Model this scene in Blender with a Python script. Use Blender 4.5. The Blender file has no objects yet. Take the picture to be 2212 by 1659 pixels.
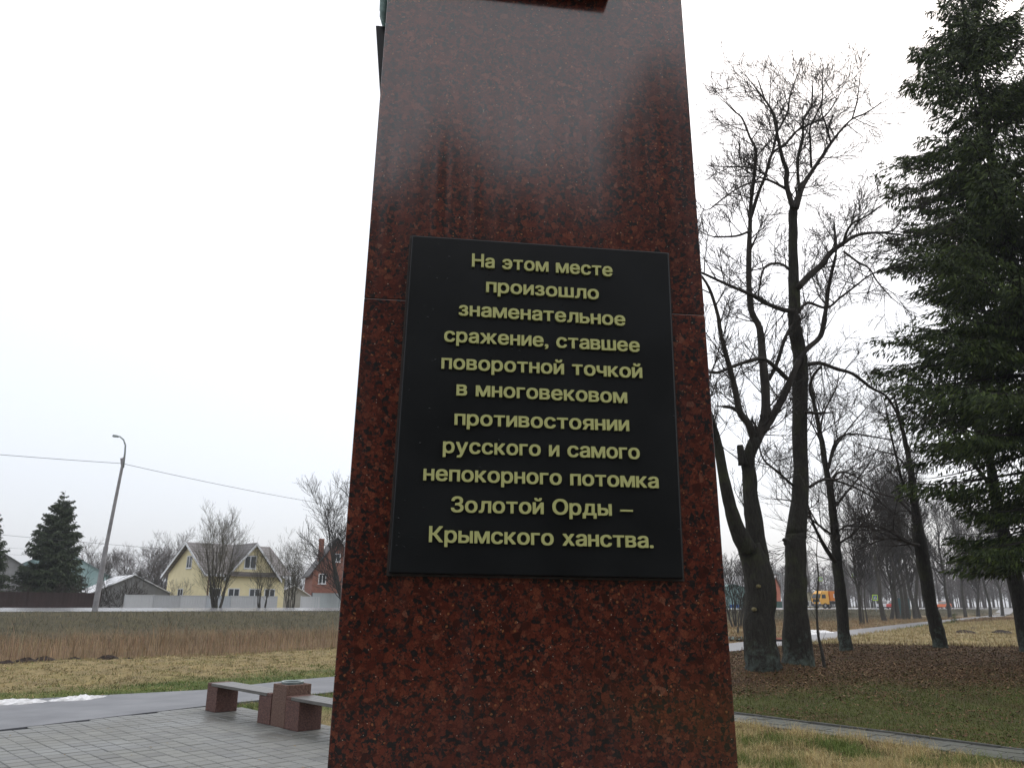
import bpy, math, random
import numpy as np
from mathutils import Vector, Matrix
rng = random.Random(7)
NR = np.random.default_rng(11)
sc = bpy.context.scene
COL = sc.collection
# ---------------------------------------------------------------- camera
FPX = 1661.0; PITCH = math.radians(15.9); ROLL = 0.006; EYE = 1.6
F_ = Vector((0, math.cos(PITCH), math.sin(PITCH)))
R0 = Vector((1, 0, 0)); U0 = Vector((0, -math.sin(PITCH), math.cos(PITCH)))
R_ = R0*math.cos(ROLL)+U0*math.sin(ROLL); U_ = -R0*math.sin(ROLL)+U0*math.cos(ROLL)
cam = bpy.data.cameras.new('camera'); cam.sensor_width = 36; cam.lens = FPX/2212*36
cam.clip_start = .05; cam.clip_end = 2000
co = bpy.data.objects.new('camera', cam); COL.objects.link(co)
M = Matrix((R_, U_, -F_)).transposed().to_4x4(); M.translation = (0, 0, EYE)
co.matrix_world = M
sc.camera = co
# ---------------------------------------------------------------- world: overcast
w = bpy.data.worlds.new("World"); sc.world = w; w.use_nodes = True
nt = w.node_tree; nt.nodes.clear()
wo = nt.nodes.new('ShaderNodeOutputWorld'); add = nt.nodes.new('ShaderNodeAddShader')
b1 = nt.nodes.new('ShaderNodeBackground'); b2 = nt.nodes.new('ShaderNodeBackground')
sky = nt.nodes.new('ShaderNodeTexSky'); sky.sky_type = 'NISHITA'; sky.sun_disc = False
sky.sun_elevation = math.radians(50); sky.sun_rotation = math.radians(35); sky.dust_density = 4
sky.air_density = 1
b1.inputs[1].default_value = .05
nt.links.new(sky.outputs[0], b1.inputs[0])
tc = nt.nodes.new('ShaderNodeTexCoord'); sx = nt.nodes.new('ShaderNodeSeparateXYZ')
rp = nt.nodes.new('ShaderNodeValToRGB'); nt.links.new(tc.outputs['Generated'], sx.inputs[0])
nt.links.new(sx.outputs[2], rp.inputs[0]); nt.links.new(rp.outputs[0], b2.inputs[0])
el = rp.color_ramp.elements
el[0].position = 0.0; el[0].color = (.66, .68, .73, 1)
el[1].position = 1.0; el[1].color = (1.08, 1.08, 1.08, 1)
for p, c in ((.02, (.69, .71, .76)), (.12, (.76, .78, .83)), (.30, (.90, .92, .95)), (.5, (1.0, 1.0, 1.02))):
    e = el.new(p); e.color = (*c, 1)
b2.inputs[1].default_value = 1.0
nt.links.new(b1.outputs[0], add.inputs[0]); nt.links.new(b2.outputs[0], add.inputs[1])
nt.links.new(add.outputs[0], wo.inputs[0])
sl = bpy.data.lights.new('sun', 'SUN'); sl.energy = .5; sl.angle = math.radians(25); sl.color = (1, .97, .93)
so = bpy.data.objects.new('sun', sl); COL.objects.link(so)
se, sr = math.radians(50), math.radians(35)
sdir = Vector((math.sin(sr)*math.cos(se), math.cos(sr)*math.cos(se), math.sin(se)))
so.rotation_euler = sdir.to_track_quat('Z', 'Y').to_euler(); so.location = (0, 0, 60)
sc.view_settings.view_transform = 'Standard'; sc.view_settings.look = 'None'
sc.view_settings.exposure = 0.0; sc.view_settings.gamma = 1; sc.view_settings.use_curve_mapping = False
sc.render.engine = 'CYCLES'

# ---------------------------------------------------------------- helpers
def ray(px, py): return F_*FPX + R_*(px-1106) + U_*(829.5-py)
def PY(px, py, Y):
    d = ray(px, py); return Vector((0, 0, EYE))+d*(Y/d.y)
def GZ(px, py, z=0.):
    d = ray(px, py); return Vector((0, 0, EYE))+d*((z-EYE)/d.z)
def proj(p):
    d = Vector(p)-Vector((0, 0, EYE)); zz = d.dot(F_)
    return 1106+FPX*d.dot(R_)/zz, 829.5-FPX*d.dot(U_)/zz, zz
def onpl(px, py, P0, n):
    d = ray(px, py); t = (P0-Vector((0, 0, EYE))).dot(n)/d.dot(n); return Vector((0, 0, EYE))+d*t
def tag(o, label=None, cat=None, group=None, kind=None):
    if label: o['label'] = label
    if cat: o['category'] = cat
    if group: o['group'] = group
    if kind: o['kind'] = kind
    return o
def thing(name, label, cat, loc=(0, 0, 0), rz=0, group=None):
    o = bpy.data.objects.new(name, None); COL.objects.link(o); o.empty_display_size = .2
    o.location = loc; o.rotation_euler = (0, 0, rz)
    return tag(o, label, cat, group)
def link(name, me, mat=None, parent=None, loc=None):
    if mat is not None and not me.materials: me.materials.append(mat)
    o = bpy.data.objects.new(name, me); COL.objects.link(o)
    if parent: o.parent = parent
    if loc is not None: o.location = loc
    return o
def mesh(name, vs, fs, smooth=False):
    me = bpy.data.meshes.new(name); me.from_pydata([tuple(v) for v in vs], [], fs); me.update()
    if smooth: me.polygons.foreach_set('use_smooth', [True]*len(me.polygons))
    return me
def npmesh(name, V, Fa, colors=None, smooth=False):
    me = bpy.data.meshes.new(name); n = len(Fa); k = Fa.shape[1]
    me.vertices.add(len(V)); me.vertices.foreach_set('co', V.astype(np.float32).ravel())
    me.loops.add(n*k); me.loops.foreach_set('vertex_index', Fa.astype(np.int32).ravel())
    me.polygons.add(n); me.polygons.foreach_set('loop_start', np.arange(0, n*k, k, dtype=np.int32))
    me.polygons.foreach_set('loop_total', np.full(n, k, dtype=np.int32))
    if smooth: me.polygons.foreach_set('use_smooth', np.ones(n, dtype=bool))
    me.update(calc_edges=True)
    if colors is not None:
        a = me.color_attributes.new('col', 'FLOAT_COLOR', 'POINT')
        a.data.foreach_set('color', np.c_[colors, np.ones(len(V))].astype(np.float32).ravel())
    return me
class MB:
    def __init__(s): s.v = []; s.f = []
    def add(s, vs, fs):
        b = len(s.v); s.v += [tuple(v) for v in vs]; s.f += [tuple(i+b for i in f) for f in fs]
    def box(s, x0, x1, y0, y1, z0, z1):
        s.hexa([(x0, y0, z0), (x1, y0, z0), (x1, y1, z0), (x0, y1, z0)], [(x0, y0, z1), (x1, y0, z1), (x1, y1, z1), (x0, y1, z1)])
    def hexa(s, bot, top):
        n = len(bot)
        s.add(list(bot)+list(top), [tuple(range(n))[::-1], tuple(range(n, 2*n))]+[(i, (i+1) % n, n+(i+1) % n, n+i) for i in range(n)])
    def tube(s, pts, rad, sides=6, cap=True):
        pts = [Vector(p) for p in pts]; n = len(pts)
        b = len(s.v); prev = None
        for i, p in enumerate(pts):
            t = (pts[min(i+1, n-1)]-pts[max(i-1, 0)])
            if t.length < 1e-9: t = Vector((0, 0, 1))
            t.normalize()
            if prev is None:
                a = t.orthogonal().normalized()
            else:
                a = (prev-t*prev.dot(t))
                a = a.normalized() if a.length > 1e-6 else t.orthogonal().normalized()
            prev = a; c = t.cross(a)
            r = rad[i] if hasattr(rad, '__len__') else rad
            for k in range(sides):
                an = 2*math.pi*k/sides
                q = p+a*(math.cos(an)*r)+c*(math.sin(an)*r)
                s.v.append((q.x, q.y, q.z))
        for i in range(n-1):
            for k in range(sides):
                k2 = (k+1) % sides
                s.f.append((b+i*sides+k, b+i*sides+k2, b+(i+1)*sides+k2, b+(i+1)*sides+k))
        if cap:
            s.f.append(tuple(b+k for k in range(sides))[::-1]); s.f.append(tuple(b+(n-1)*sides+k for k in range(sides)))
    def build(s, name, mat, parent=None, smooth=False, bevel=0):
        me = mesh(name, s.v, s.f, smooth); o = link(name, me, mat, parent)
        if bevel:
            m = o.modifiers.new('bevel', 'BEVEL'); m.width = bevel; m.segments = 2; m.limit_method = 'ANGLE'
        return o
def copy_tree(o, parent=None):
    c = o.copy(); COL.objects.link(c); c.parent = parent
    for ch in list(o.children): copy_tree(ch, c)
    return c
# ---------------------------------------------------------------- materials
def mat(name, base=(.5, .5, .5), rough=.7, metallic=0, spec=.5):
    m = bpy.data.materials.new(name); m.use_nodes = True
    b = m.node_tree.nodes['Principled BSDF']
    b.inputs['Base Color'].default_value = (*base, 1); b.inputs['Roughness'].default_value = rough
    b.inputs['Metallic'].default_value = metallic; b.inputs['Specular IOR Level'].default_value = spec
    return m
def N(m, t, **kw):
    n = m.node_tree.nodes.new(t)
    for k, v in kw.items(): setattr(n, k, v)
    return n
def L(m, a, b): m.node_tree.links.new(a, b)
def coords(m, scale=(1, 1, 1), world=False):
    mp = N(m, 'ShaderNodeMapping'); mp.inputs['Scale'].default_value = scale
    if world:
        g = N(m, 'ShaderNodeNewGeometry'); L(m, g.outputs['Position'], mp.inputs[0])
    else:
        t = N(m, 'ShaderNodeTexCoord'); L(m, t.outputs['Object'], mp.inputs[0])
    return mp.outputs[0]
def noise(m, vec, scale, detail=4, rough=.55, dist=0):
    n = N(m, 'ShaderNodeTexNoise'); n.inputs['Scale'].default_value = scale; n.inputs['Detail'].default_value = detail
    n.inputs['Roughness'].default_value = rough; n.inputs['Distortion'].default_value = dist
    L(m, vec, n.inputs['Vector']); return n.outputs['Fac']
def ramp(m, fac, stops):
    r = N(m, 'ShaderNodeValToRGB'); e = r.color_ramp.elements
    e[0].position, e[0].color = stops[0][0], (*stops[0][1], 1); e[1].position, e[1].color = stops[-1][0], (*stops[-1][1], 1)
    for p, c in stops[1:-1]:
        q = e.new(p); q.color = (*c, 1)
    L(m, fac, r.inputs[0]); return r.outputs[0]
def mix(m, fac, a, b, mode='MIX'):
    n = N(m, 'ShaderNodeMix', data_type='RGBA', blend_type=mode)
    for s, v in ((n.inputs[0], fac), (n.inputs[6], a), (n.inputs[7], b)):
        if isinstance(v, tuple): s.default_value = (*v, 1)
        elif isinstance(v, (int, float)): s.default_value = v
        else: L(m, v, s)
    return n.outputs[2]
def bsdf(m): return m.node_tree.nodes['Principled BSDF']
def bump(m, h, strength=.3, dist=.02):
    b = N(m, 'ShaderNodeBump'); b.inputs['Strength'].default_value = strength; b.inputs['Distance'].default_value = dist
    L(m, h, b.inputs['Height']); L(m, b.outputs[0], bsdf(m).inputs['Normal'])
def simple(name, c1, c2, scale=3, rough=.8, bmp=.2, bd=.01, stretch=(1, 1, 1), spec=.4):
    m = mat(name, c1, rough, spec=spec); v = coords(m, stretch); n = noise(m, v, scale, 6)
    L(m, ramp(m, n, [(.3, c1), (.7, c2)]), bsdf(m).inputs['Base Color'])
    if bmp: bump(m, n, bmp, bd)
    return m
def attr_mat(name, rough=.8, spec=.2, trans=0):
    m = mat(name, (.1, .1, .1), rough, spec=spec); a = N(m, 'ShaderNodeAttribute', attribute_name='col')
    L(m, a.outputs['Color'], bsdf(m).inputs['Base Color']); return m

def granite(name, polish=.1, k=1.0, scale=1.0, streak=True):
    m = mat(name, (.1, .03, .02), polish, spec=.85)
    v = coords(m, (1, 1, 1))
    nz = N(m, 'ShaderNodeTexNoise'); nz.inputs['Scale'].default_value = 45*scale; nz.inputs['Detail'].default_value = 2; L(m, v, nz.inputs['Vector'])
    ma = N(m, 'ShaderNodeVectorMath', operation='MULTIPLY_ADD'); ma.inputs[1].default_value = (.012/scale,)*3
    L(m, nz.outputs['Color'], ma.inputs[0]); L(m, v, ma.inputs[2])
    def vor(sc_, feature='F1', vec=ma.outputs[0]):
        q = N(m, 'ShaderNodeTexVoronoi', feature=feature); q.inputs['Scale'].default_value = sc_*scale; L(m, vec, q.inputs['Vector']); return q
    def chan(q, c):
        sp = N(m, 'ShaderNodeSeparateColor'); L(m, q.outputs['Color'], sp.inputs[0]); return sp.outputs[c]
    def lt(a, val, op='LESS_THAN'):
        q = N(m, 'ShaderNodeMath', operation=op); q.inputs[1].default_value = val; L(m, a, q.inputs[0]); return q.outputs[0]
    def mul(a, b):
        q = N(m, 'ShaderNodeMath', operation='MULTIPLY'); L(m, a, q.inputs[0]); L(m, b, q.inputs[1]); return q.outputs[0]
    A = vor(58); B = vor(120); Cc = vor(34)
    reds = [(0, (.036*k, .009*k, .007*k)), (.3, (.085*k, .017*k, .011*k)), (.65, (.140*k, .031*k, .018*k)), (.93, (.19*k, .052*k, .028*k)), (1, (.22*k, .085*k, .055*k))]
    ra = ramp(m, chan(A, 0), reds); rb = ramp(m, chan(B, 0), reds); rc = ramp(m, chan(Cc, 0), reds)
    base = mix(m, .45, ra, rb); base = mix(m, lt(chan(Cc, 1), .78, 'GREATER_THAN'), base, rc)      # a few larger crystals
    bigd = noise(m, v, 16*scale, 4, .7)
    ad = N(m, 'ShaderNodeMath', operation='ADD'); L(m, chan(A, 1), ad.inputs[0]); L(m, bigd, ad.inputs[1])
    base = mix(m, mul(lt(ad.outputs[0], .68), lt(chan(Cc, 1), .78)), base, (.013*k, .012*k, .013*k))   # dark mica grains
    ad2 = N(m, 'ShaderNodeMath', operation='ADD'); L(m, chan(B, 1), ad2.inputs[0]); L(m, bigd, ad2.inputs[1])
    base = mix(m, mul(lt(ad2.outputs[0], .68), lt(chan(Cc, 1), .78)), base, (.018*k, .017*k, .018*k))
    ed = vor(58, 'DISTANCE_TO_EDGE')
    base = mix(m, ramp(m, ed.outputs['Distance'], [(.0, (.55, .55, .55)), (.10, (0, 0, 0))]), base, (.022*k, .012*k, .010*k))
    base = mix(m, mul(lt(A.outputs['Distance'], .30), lt(chan(A, 2), .955, 'GREATER_THAN')), base, (.30*k, .12*k, .05*k))
    sp_ = vor(85); base = mix(m, mul(lt(sp_.outputs['Distance'], .17), lt(chan(sp_, 0), .95, 'GREATER_THAN')), base, (.50, .40, .32))
    lg = noise(m, v, 2.2*scale, 4, .6)
    base = mix(m, 1.0, base, ramp(m, lg, [(.3, (.78, .78, .80)), (.7, (1.2, 1.17, 1.12))]), 'MULTIPLY')
    if streak:   # old water runs down the stone
        vs = coords(m, (9, 9, .35)); sn = noise(m, vs, 1.6, 5, .6)
        st = ramp(m, sn, [(.52, (0, 0, 0)), (.75, (1, 1, 1))])
        base = mix(m, mix(m, 1.0, st, (.10, .10, .10), 'MULTIPLY'), base, (.14, .12, .12))
    L(m, base, bsdf(m).inputs['Base Color'])
    vr = coords(m, (13, 13, .45)); rn = noise(m, vr, 2.0, 5)
    rr = N(m, 'ShaderNodeMapRange'); rr.inputs[1].default_value = .3; rr.inputs[2].default_value = .7; rr.inputs[3].default_value = polish*.5; rr.inputs[4].default_value = polish*3.2
    L(m, rn, rr.inputs[0]); L(m, rr.outputs[0], bsdf(m).inputs['Roughness'])
    hh = noise(m, v, 140*scale, 2); bump(m, hh, .06 if polish < .4 else .6, .002 if polish < .4 else .012)
    return m
M_gran = granite('polished_red_granite', .055, .95, 1.5)
bsdf(M_gran).inputs['Coat Weight'].default_value = .62; bsdf(M_gran).inputs['Coat Roughness'].default_value = .30; bsdf(M_gran).inputs['Coat IOR'].default_value = 1.45
M_rough = simple('rough_red_granite', (.06, .030, .026), (.17, .085, .068), 45, .75, .9, .02)
M_rough2 = simple('rough_red_granite_wet', (.08, .042, .033), (.19, .11, .08), 38, .7, .9, .02)
M_plaque = simple('black_plaque', (.009, .0095, .010), (.017, .018, .019), 4, .33, .04, .001, spec=.30)
M_letter = simple('gold_lettering', (.42, .43, .13), (.66, .65, .29), 140, .5, .25, .001, spec=.5)
M_bronze = simple('verdigris_bronze', (.06, .11, .10), (.22, .34, .31), 30, .5, .3, .004)
M_asph = simple('wet_asphalt', (.075, .078, .088), (.15, .153, .165), 1.4, .45, .1, .004, spec=.5)
M_road = simple('wet_road', (.18, .18, .185), (.30, .30, .305), .5, .22, 0, .004, spec=.9)
M_snow = simple('old_snow', (.38, .38, .38), (.82, .83, .85), 9, .6, .4, .03)
M_soil = simple('dark_soil', (.018, .012, .010), (.05, .034, .026), 14, .95, .8, .03)
M_kerb = simple('kerb_concrete', (.06, .06, .055), (.12, .12, .11), 8, .8, .3, .006)
M_wood = simple('bench_plank', (.07, .066, .06), (.15, .142, .13), 6, .36, .3, .003, (1, 14, 14), spec=.6)
M_metal = simple('galvanised_metal', (.17, .20, .20), (.33, .38, .37), 12, .4, .05)
M_conc = simple('post_concrete', (.20, .195, .20), (.33, .325, .33), 3, .85, .2)
M_black = mat('wire_black', (.03, .03, .035), .6)
def pavermat():
    m = mat('paver_concrete', (.24, .24, .23), .42, spec=.45); v = coords(m, (1, 1, 1), True)
    n1 = noise(m, v, 120, 3); n2 = noise(m, v, .8, 2, .5); oi = N(m, 'ShaderNodeObjectInfo')
    c = ramp(m, n1, [(.3, (.125, .128, .12)), (.7, (.205, .208, .195))])
    c = mix(m, 1.0, c, ramp(m, n2, [(.3, (.75, .75, .74)), (.7, (1.12, 1.12, 1.12))]), 'MULTIPLY')
    c = mix(m, 1.0, c, ramp(m, oi.outputs['Random'], [(0, (.82, .82, .83)), (.5, (1, 1, .99)), (1, (1.12, 1.12, 1.1))]), 'MULTIPLY')
    L(m, c, bsdf(m).inputs['Base Color'])
    rr = N(m, 'ShaderNodeMapRange'); rr.inputs[1].default_value = .35; rr.inputs[2].default_value = .65; rr.inputs[3].default_value = .34; rr.inputs[4].default_value = .68
    L(m, n2, rr.inputs[0]); L(m, rr.outputs[0], bsdf(m).inputs['Roughness']); bump(m, n1, .25, .003); return m
M_paver = pavermat()
M_paver2 = M_paver.copy(); M_paver2.name = 'footpath_paver_concrete'; M_paver2.node_tree.nodes['Principled BSDF'].inputs['Specular IOR Level'].default_value = .2
for n_ in M_paver2.node_tree.nodes:
    if n_.type == 'VALTORGB' and abs(n_.color_ramp.elements[0].color[0]-.125) < .01:
        n_.color_ramp.elements[0].color = (.075, .08, .068, 1); n_.color_ramp.elements[1].color = (.13, .135, .115, 1)
M_joint = simple('joint_sand', (.03, .03, .026), (.06, .058, .05), 30, .95, .3)
def barkmat(name, c1, c2, lich=True):
    m = mat(name, c1, .9, spec=.3); v = coords(m, (5, 5, 1)); n = noise(m, v, 5, 7, .7, .4)
    c = ramp(m, n, [(.3, c1), (.7, c2)])
    v2 = coords(m); n2 = noise(m, v2, 1.3, 5, .65)
    c = mix(m, ramp(m, n2, [(.5, (0, 0, 0)), (.68, (.55, .55, .55))]), c, (.055, .062, .022))
    if lich:
        t = N(m, 'ShaderNodeTexCoord'); s = N(m, 'ShaderNodeSeparateXYZ'); L(m, t.outputs['Object'], s.inputs[0])
        mr = N(m, 'ShaderNodeMapRange'); mr.inputs[1].default_value = .1; mr.inputs[2].default_value = 1.6; mr.inputs[3].default_value = .34; mr.inputs[4].default_value = 0
        L(m, s.outputs[2], mr.inputs[0]); n3 = noise(m, v2, 5.5, 6, .7)
        ad = N(m, 'ShaderNodeMath', operation='ADD'); L(m, mr.outputs[0], ad.inputs[0]); L(m, n3, ad.inputs[1])
        c = mix(m, ramp(m, ad.outputs[0], [(.70, (0, 0, 0)), (.98, (.8, .8, .8))]), c, (.115, .155, .135))
    L(m, c, bsdf(m).inputs['Base Color']); bump(m, n, 1.0, .06); return m
M_bark = barkmat('dark_bark', (.009, .008, .006), (.042, .038, .030))
M_bark2 = barkmat('grey_bark', (.03, .027, .024), (.09, .082, .07), False)
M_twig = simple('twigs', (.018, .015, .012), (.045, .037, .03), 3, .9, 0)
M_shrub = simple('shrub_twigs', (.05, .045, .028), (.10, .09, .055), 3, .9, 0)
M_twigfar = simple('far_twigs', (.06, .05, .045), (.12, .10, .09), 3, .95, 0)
M_needle = attr_mat('spruce_needles', .6, .25)
M_grass = attr_mat('grass_blades', .75, .25)
M_leaf = attr_mat('fallen_leaves', .75, .15)

# ---------------------------------------------------------------- terrain
E1 = Vector((.7, -.714, 0)).normalized(); E2 = Vector((.714, .70, 0)).normalized(); PA = Vector((-4.66, 12.67, 0))
def sroad(x, y): return (y-x-68.5)/1.41421
NP = [(-24, 1.5), (-8.45, 13.7), (-5.76, 15.47), (-4.6, 17.5), (8.2, 33.0), (19.0, 48.7), (38.8, 77.6), (79, 133.6), (122, 196.6)]
SP = [(-17, -6), (-6.6, 10.6), (-4.86, 13.15), (-2.7, 16.0), (10.2, 31.6), (21, 47.3), (40.8, 76.4), (81, 132.4), (124, 195.4)]
PLAZA = [(-4.95, 13.1), (-4.15, 13.0), (2.3, 6.45), (4, 2), (4, -9), (-19, -9), (-17, -6), (-6.6, 10.6)]
WK0 = Vector((3.32, 12.23, 0)); WKD = Vector((.637, -.771, 0)).normalized(); WKN = Vector((.771, .637, 0)).normalized()
def segdist(X, Y, a, b, ha, hb):
    ax, ay = a; bx, by = b; dx, dy = bx-ax, by-ay
    t = np.clip(((X-ax)*dx+(Y-ay)*dy)/(dx*dx+dy*dy), 0, 1)
    return np.hypot(X-ax-t*dx, Y-ay-t*dy)-(ha+(hb-ha)*t)
def dpath(X, Y):
    D = np.full(np.shape(X), 1e9)
    for i in range(len(NP)-1):
        a = ((NP[i][0]+SP[i][0])/2, (NP[i][1]+SP[i][1])/2); b = ((NP[i+1][0]+SP[i+1][0])/2, (NP[i+1][1]+SP[i+1][1])/2)
        ha = math.dist(NP[i], SP[i])/2; hb = math.dist(NP[i+1], SP[i+1])/2
        D = np.minimum(D, segdist(X, Y, a, b, min(ha, 3)*.93, min(hb, 3)*.93))
    return D
def inpoly(X, Y, poly):
    r = np.zeros(np.shape(X), bool); n = len(poly)
    for i in range(n):
        x0, y0 = poly[i]; x1, y1 = poly[(i+1) % n]
        if y0 == y1: continue
        c = ((y0 > Y) != (y1 > Y)) & (X < (x1-x0)*(Y-y0)/(y1-y0)+x0); r ^= c
    return r
def polydist(X, Y, poly):
    D = np.full(np.shape(X), 1e9); n = len(poly)
    for i in range(n): D = np.minimum(D, segdist(X, Y, poly[i], poly[(i+1) % n], 0, 0))
    return np.where(inpoly(X, Y, poly), -D, D)
def dwalk(X, Y):
    a = WK0-WKD*1.6; b = WK0+WKD*14
    return segdist(X, Y, (a.x, a.y), (b.x, b.y), .38, .38)
def sst(x, a, b):
    t = np.clip((x-a)/(b-a), 0, 1); return t*t*(3-2*t)
def vn(X, Y, s, seed=0):
    return (np.sin(X*s*1.1+seed)+np.sin(Y*s*1.3+seed*2.1)+np.sin((X+Y)*s*.7+seed*.7)*1.1+np.sin((X-Y*1.3)*s*.9+seed*1.9))/4
def terrain(X, Y):
    X = np.asarray(X, float); Y = np.asarray(Y, float)
    s = sroad(X, Y)
    z = 0.03*vn(X, Y, 1.7, 3)+.05*vn(X, Y, .6, 5)
    fld = sst(-.8*X+.6*Y, 15.2, 16.6)*(1-sst(s, -24.5, -23.3))
    z = z+fld*(.05*vn(X, Y, 5.1, 2)+.035*vn(X+.3*Y, Y, 9.3, 6)+.04*vn(X, Y, 2.9, 8))
    # uneven rough meadow on the right beyond the big trees
    m = sst(X, 8, 14)*sst(Y, 30, 36)*(1-sst(Y, 70, 90))
    z = z+m*.12*vn(X, Y, 1.9, 9)
    mound = sst(Y, 22, 27)*(1-sst(Y, 29.5, 33))*sst(X, 9, 12)
    z = z+mound*.16
    z = z+.22*np.exp(-((X-6.3)**2+(Y-19.2)**2)/3.2)*1.0
    dp = dpath(X, Y); pd = polydist(X, Y, PLAZA); dw = dwalk(X, Y)
    k = sst(np.minimum(np.minimum(dp, pd), dw), .05, .8)
    z = z*k-.045*(1-sst(np.minimum(np.minimum(dp, pd), dw), .0, .12))
    bank = sst(s, -7.5, -.6)
    z = z*(1-bank)+1.02*bank
    z = z-.35*sst(s, -16, -12)*(1-sst(s, -9, -6))*(dp > 2)
    top = sst(s, -.3, 0)*(1-sst(s, 10, 10.3))
    roadz = 1.02+.013*np.clip(s, 0, 10)-.06
    z = np.where((s > -.6) & (s < 10.3), z*(1-top)+roadz*top, z)
    z = np.where(s >= 10.3, 1.12-.82*sst(s, 10.3, 15), z)
    return z
def tz(x, y): return float(terrain(x, y))

def groundmat():
    m = mat('ground_soil_grass', (.1, .09, .05), .95, spec=.2); v = coords(m, (1, 1, 1), True)
    a = N(m, 'ShaderNodeAttribute', attribute_name='col')
    n = noise(m, v, 7, 8, .75); n2 = noise(m, v, 1.2, 5)
    c = mix(m, 1.0, a.outputs['Color'], ramp(m, n, [(.25, (.45, .45, .45)), (.75, (1.5, 1.5, 1.5))]), 'MULTIPLY')
    c = mix(m, 1.0, c, ramp(m, n2, [(.3, (.85, .85, .9)), (.7, (1.15, 1.12, 1.0))]), 'MULTIPLY')
    L(m, c, bsdf(m).inputs['Base Color']); bump(m, n, .8, .05); return m
M_ground = groundmat()
STRAW = np.array([.30, .24, .125]); OLIVE = np.array([.12, .115, .035]); GREEN = np.array([.095, .135, .03]); LITTER = np.array([.085, .048, .025])
REED = np.array([.25, .165, .088]); BANK = np.array([.075, .068, .042]); MUD = np.array([.06, .042, .028])
def zonecol(X, Y):
    """mean ground cover colour at a place"""
    X = np.asarray(X, float); Y = np.asarray(Y, float); s = sroad(X, Y); n = X.shape
    def C(c): return np.broadcast_to(c, n+(3,)).copy()
    def bl(a, b, t): return a*(1-t[..., None])+b*t[..., None]
    nz = vn(X, Y, 1.3, 1)*.5+vn(X, Y, 3.1, 4)*.5
    # left/back field: green by the path edge turning to straw
    left = bl(C(GREEN*.75), C(STRAW*.85), sst(dpath(X, Y)+nz*1.0, .7, 2.6)); left = bl(left, C(OLIVE*1.6), sst(nz, .15, .6)*.35)
    # right lawn
    wd = (X-WK0.x)*WKN.x+(Y-WK0.y)*WKN.y
    near = bl(C(LITTER*.8), C(OLIVE*.9+STRAW*.12), sst(-wd+nz*.5, .85, 1.3))
    lawn = bl(C(OLIVE*.5+GREEN*.15), C(LITTER*.95), sst(Y-X*.25+nz*2.0, 13.0, 16.5))
    lawn = bl(lawn, C(LITTER*.7), sst(nz, .1, .5)*.5)
    straw = bl(C(STRAW*.88), C(OLIVE*1.6), sst(nz, .0, .7)*.4)
    right = bl(lawn, straw, sst(Y+nz*1.2-.05*X, 29, 31))
    right = np.where((wd < 0)[..., None], near, right)
    t = sst(X-.32*(Y-8)+1.5+nz*.4, 0, 1.6)*(1-(Y > 40))
    beyond = bl(C(REED*.8), C(STRAW*.75), sst(nz, -.3, .4))
    isr = (X > -2+0*Y) & (-.8*X+.6*Y < 12)
    col = np.where(isr[..., None], right, left)
    far = (-.8*X+.6*Y > 13) & (X > 2)
    col = np.where(far[..., None], bl(beyond, C(LITTER*1.2), sst(nz, 0, .6)*.5), col)
    col = np.where((s > -23.7)[..., None] & (~far)[..., None], C(REED*.6), col)
    col = bl(col, C(BANK), sst(s+nz*1.0, -8.5, -5)); col = bl(col, C(BANK*.55), sst(s, -2, -.4)*(1-sst(s, 10, 11)))
    col = np.where((Y < -9)[..., None], C(LITTER*.6), col)
    col = np.where((s > 10.4)[..., None], C(np.array([.12, .11, .07])), col)
    return col
# graded grid, fine near the camera and reaching the horizon
def axis(lo, hi, near, step0, g):
    a = [0.]; st = step0
    while a[-1] < hi:
        if a[-1] > near: st *= g
        a.append(a[-1]+st)
    b = [0.]; st = step0
    while b[-1] > lo:
        if b[-1] < -near: st *= g
        b.append(b[-1]-st)
    return np.array(sorted(set(a+b)))
gx = axis(-900, 900, 26, .3, 1.06); gy = axis(-300, 1200, 40, .3, 1.05)
GX, GYY = np.meshgrid(gx, gy, indexing='xy'); Z = terrain(GX, GYY)
V = np.c_[GX.ravel(), GYY.ravel(), Z.ravel()]; nx, ny = len(gx), len(gy)
I = (np.arange(ny-1)[:, None]*nx+np.arange(nx-1)[None, :]).ravel()
Fq = np.c_[I, I+1, I+nx+1, I+nx]
link('ground', npmesh('ground', V, Fq, zonecol(GX.ravel(), GYY.ravel()), True), M_ground)['kind'] = 'structure'

def strip(name, A, B, zf, m, sub=6, skirt=.06):
    vs = []; fs = []
    for i in range(len(A)-1):
        for j in range(sub if i < len(A)-2 else sub+1):
            t = j/sub
            for P, Q in ((A[i], A[i+1]), (B[i], B[i+1])):
                x = P[0]+(Q[0]-P[0])*t; y = P[1]+(Q[1]-P[1])*t; vs.append((x, y, zf(x, y)))
    n = len(vs)//2
    for i in range(n-1): fs.append((2*i, 2*i+1, 2*i+3, 2*i+2))
    b = len(vs)
    for i in range(n):
        for k in (0, 1): x, y, z = vs[2*i+k]; vs.append((x, y, z-skirt))
    for i in range(n-1):
        fs.append((2*i, 2*i+2, b+2*i+2, b+2*i)); fs.append((2*i+1, b+2*i+1, b+2*i+3, 2*i+3))
    o = link(name, mesh(name, vs, fs), m); o['kind'] = 'structure'; return o
def pathz(x, y):
    s = sroad(x, y); return .006 if s < -8 else tz(x, y)+.05
strip('path', NP, SP, pathz, M_asph)
ra = [(t, t+68.5) for t in range(-120, 400, 20)]; rb = [(t-7.07, t+68.5+7.07) for t in range(-120, 400, 20)]
strip('road', ra, rb, lambda x, y: 1.02+.013*max(0, min(10, sroad(x, y))), M_road)
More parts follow.
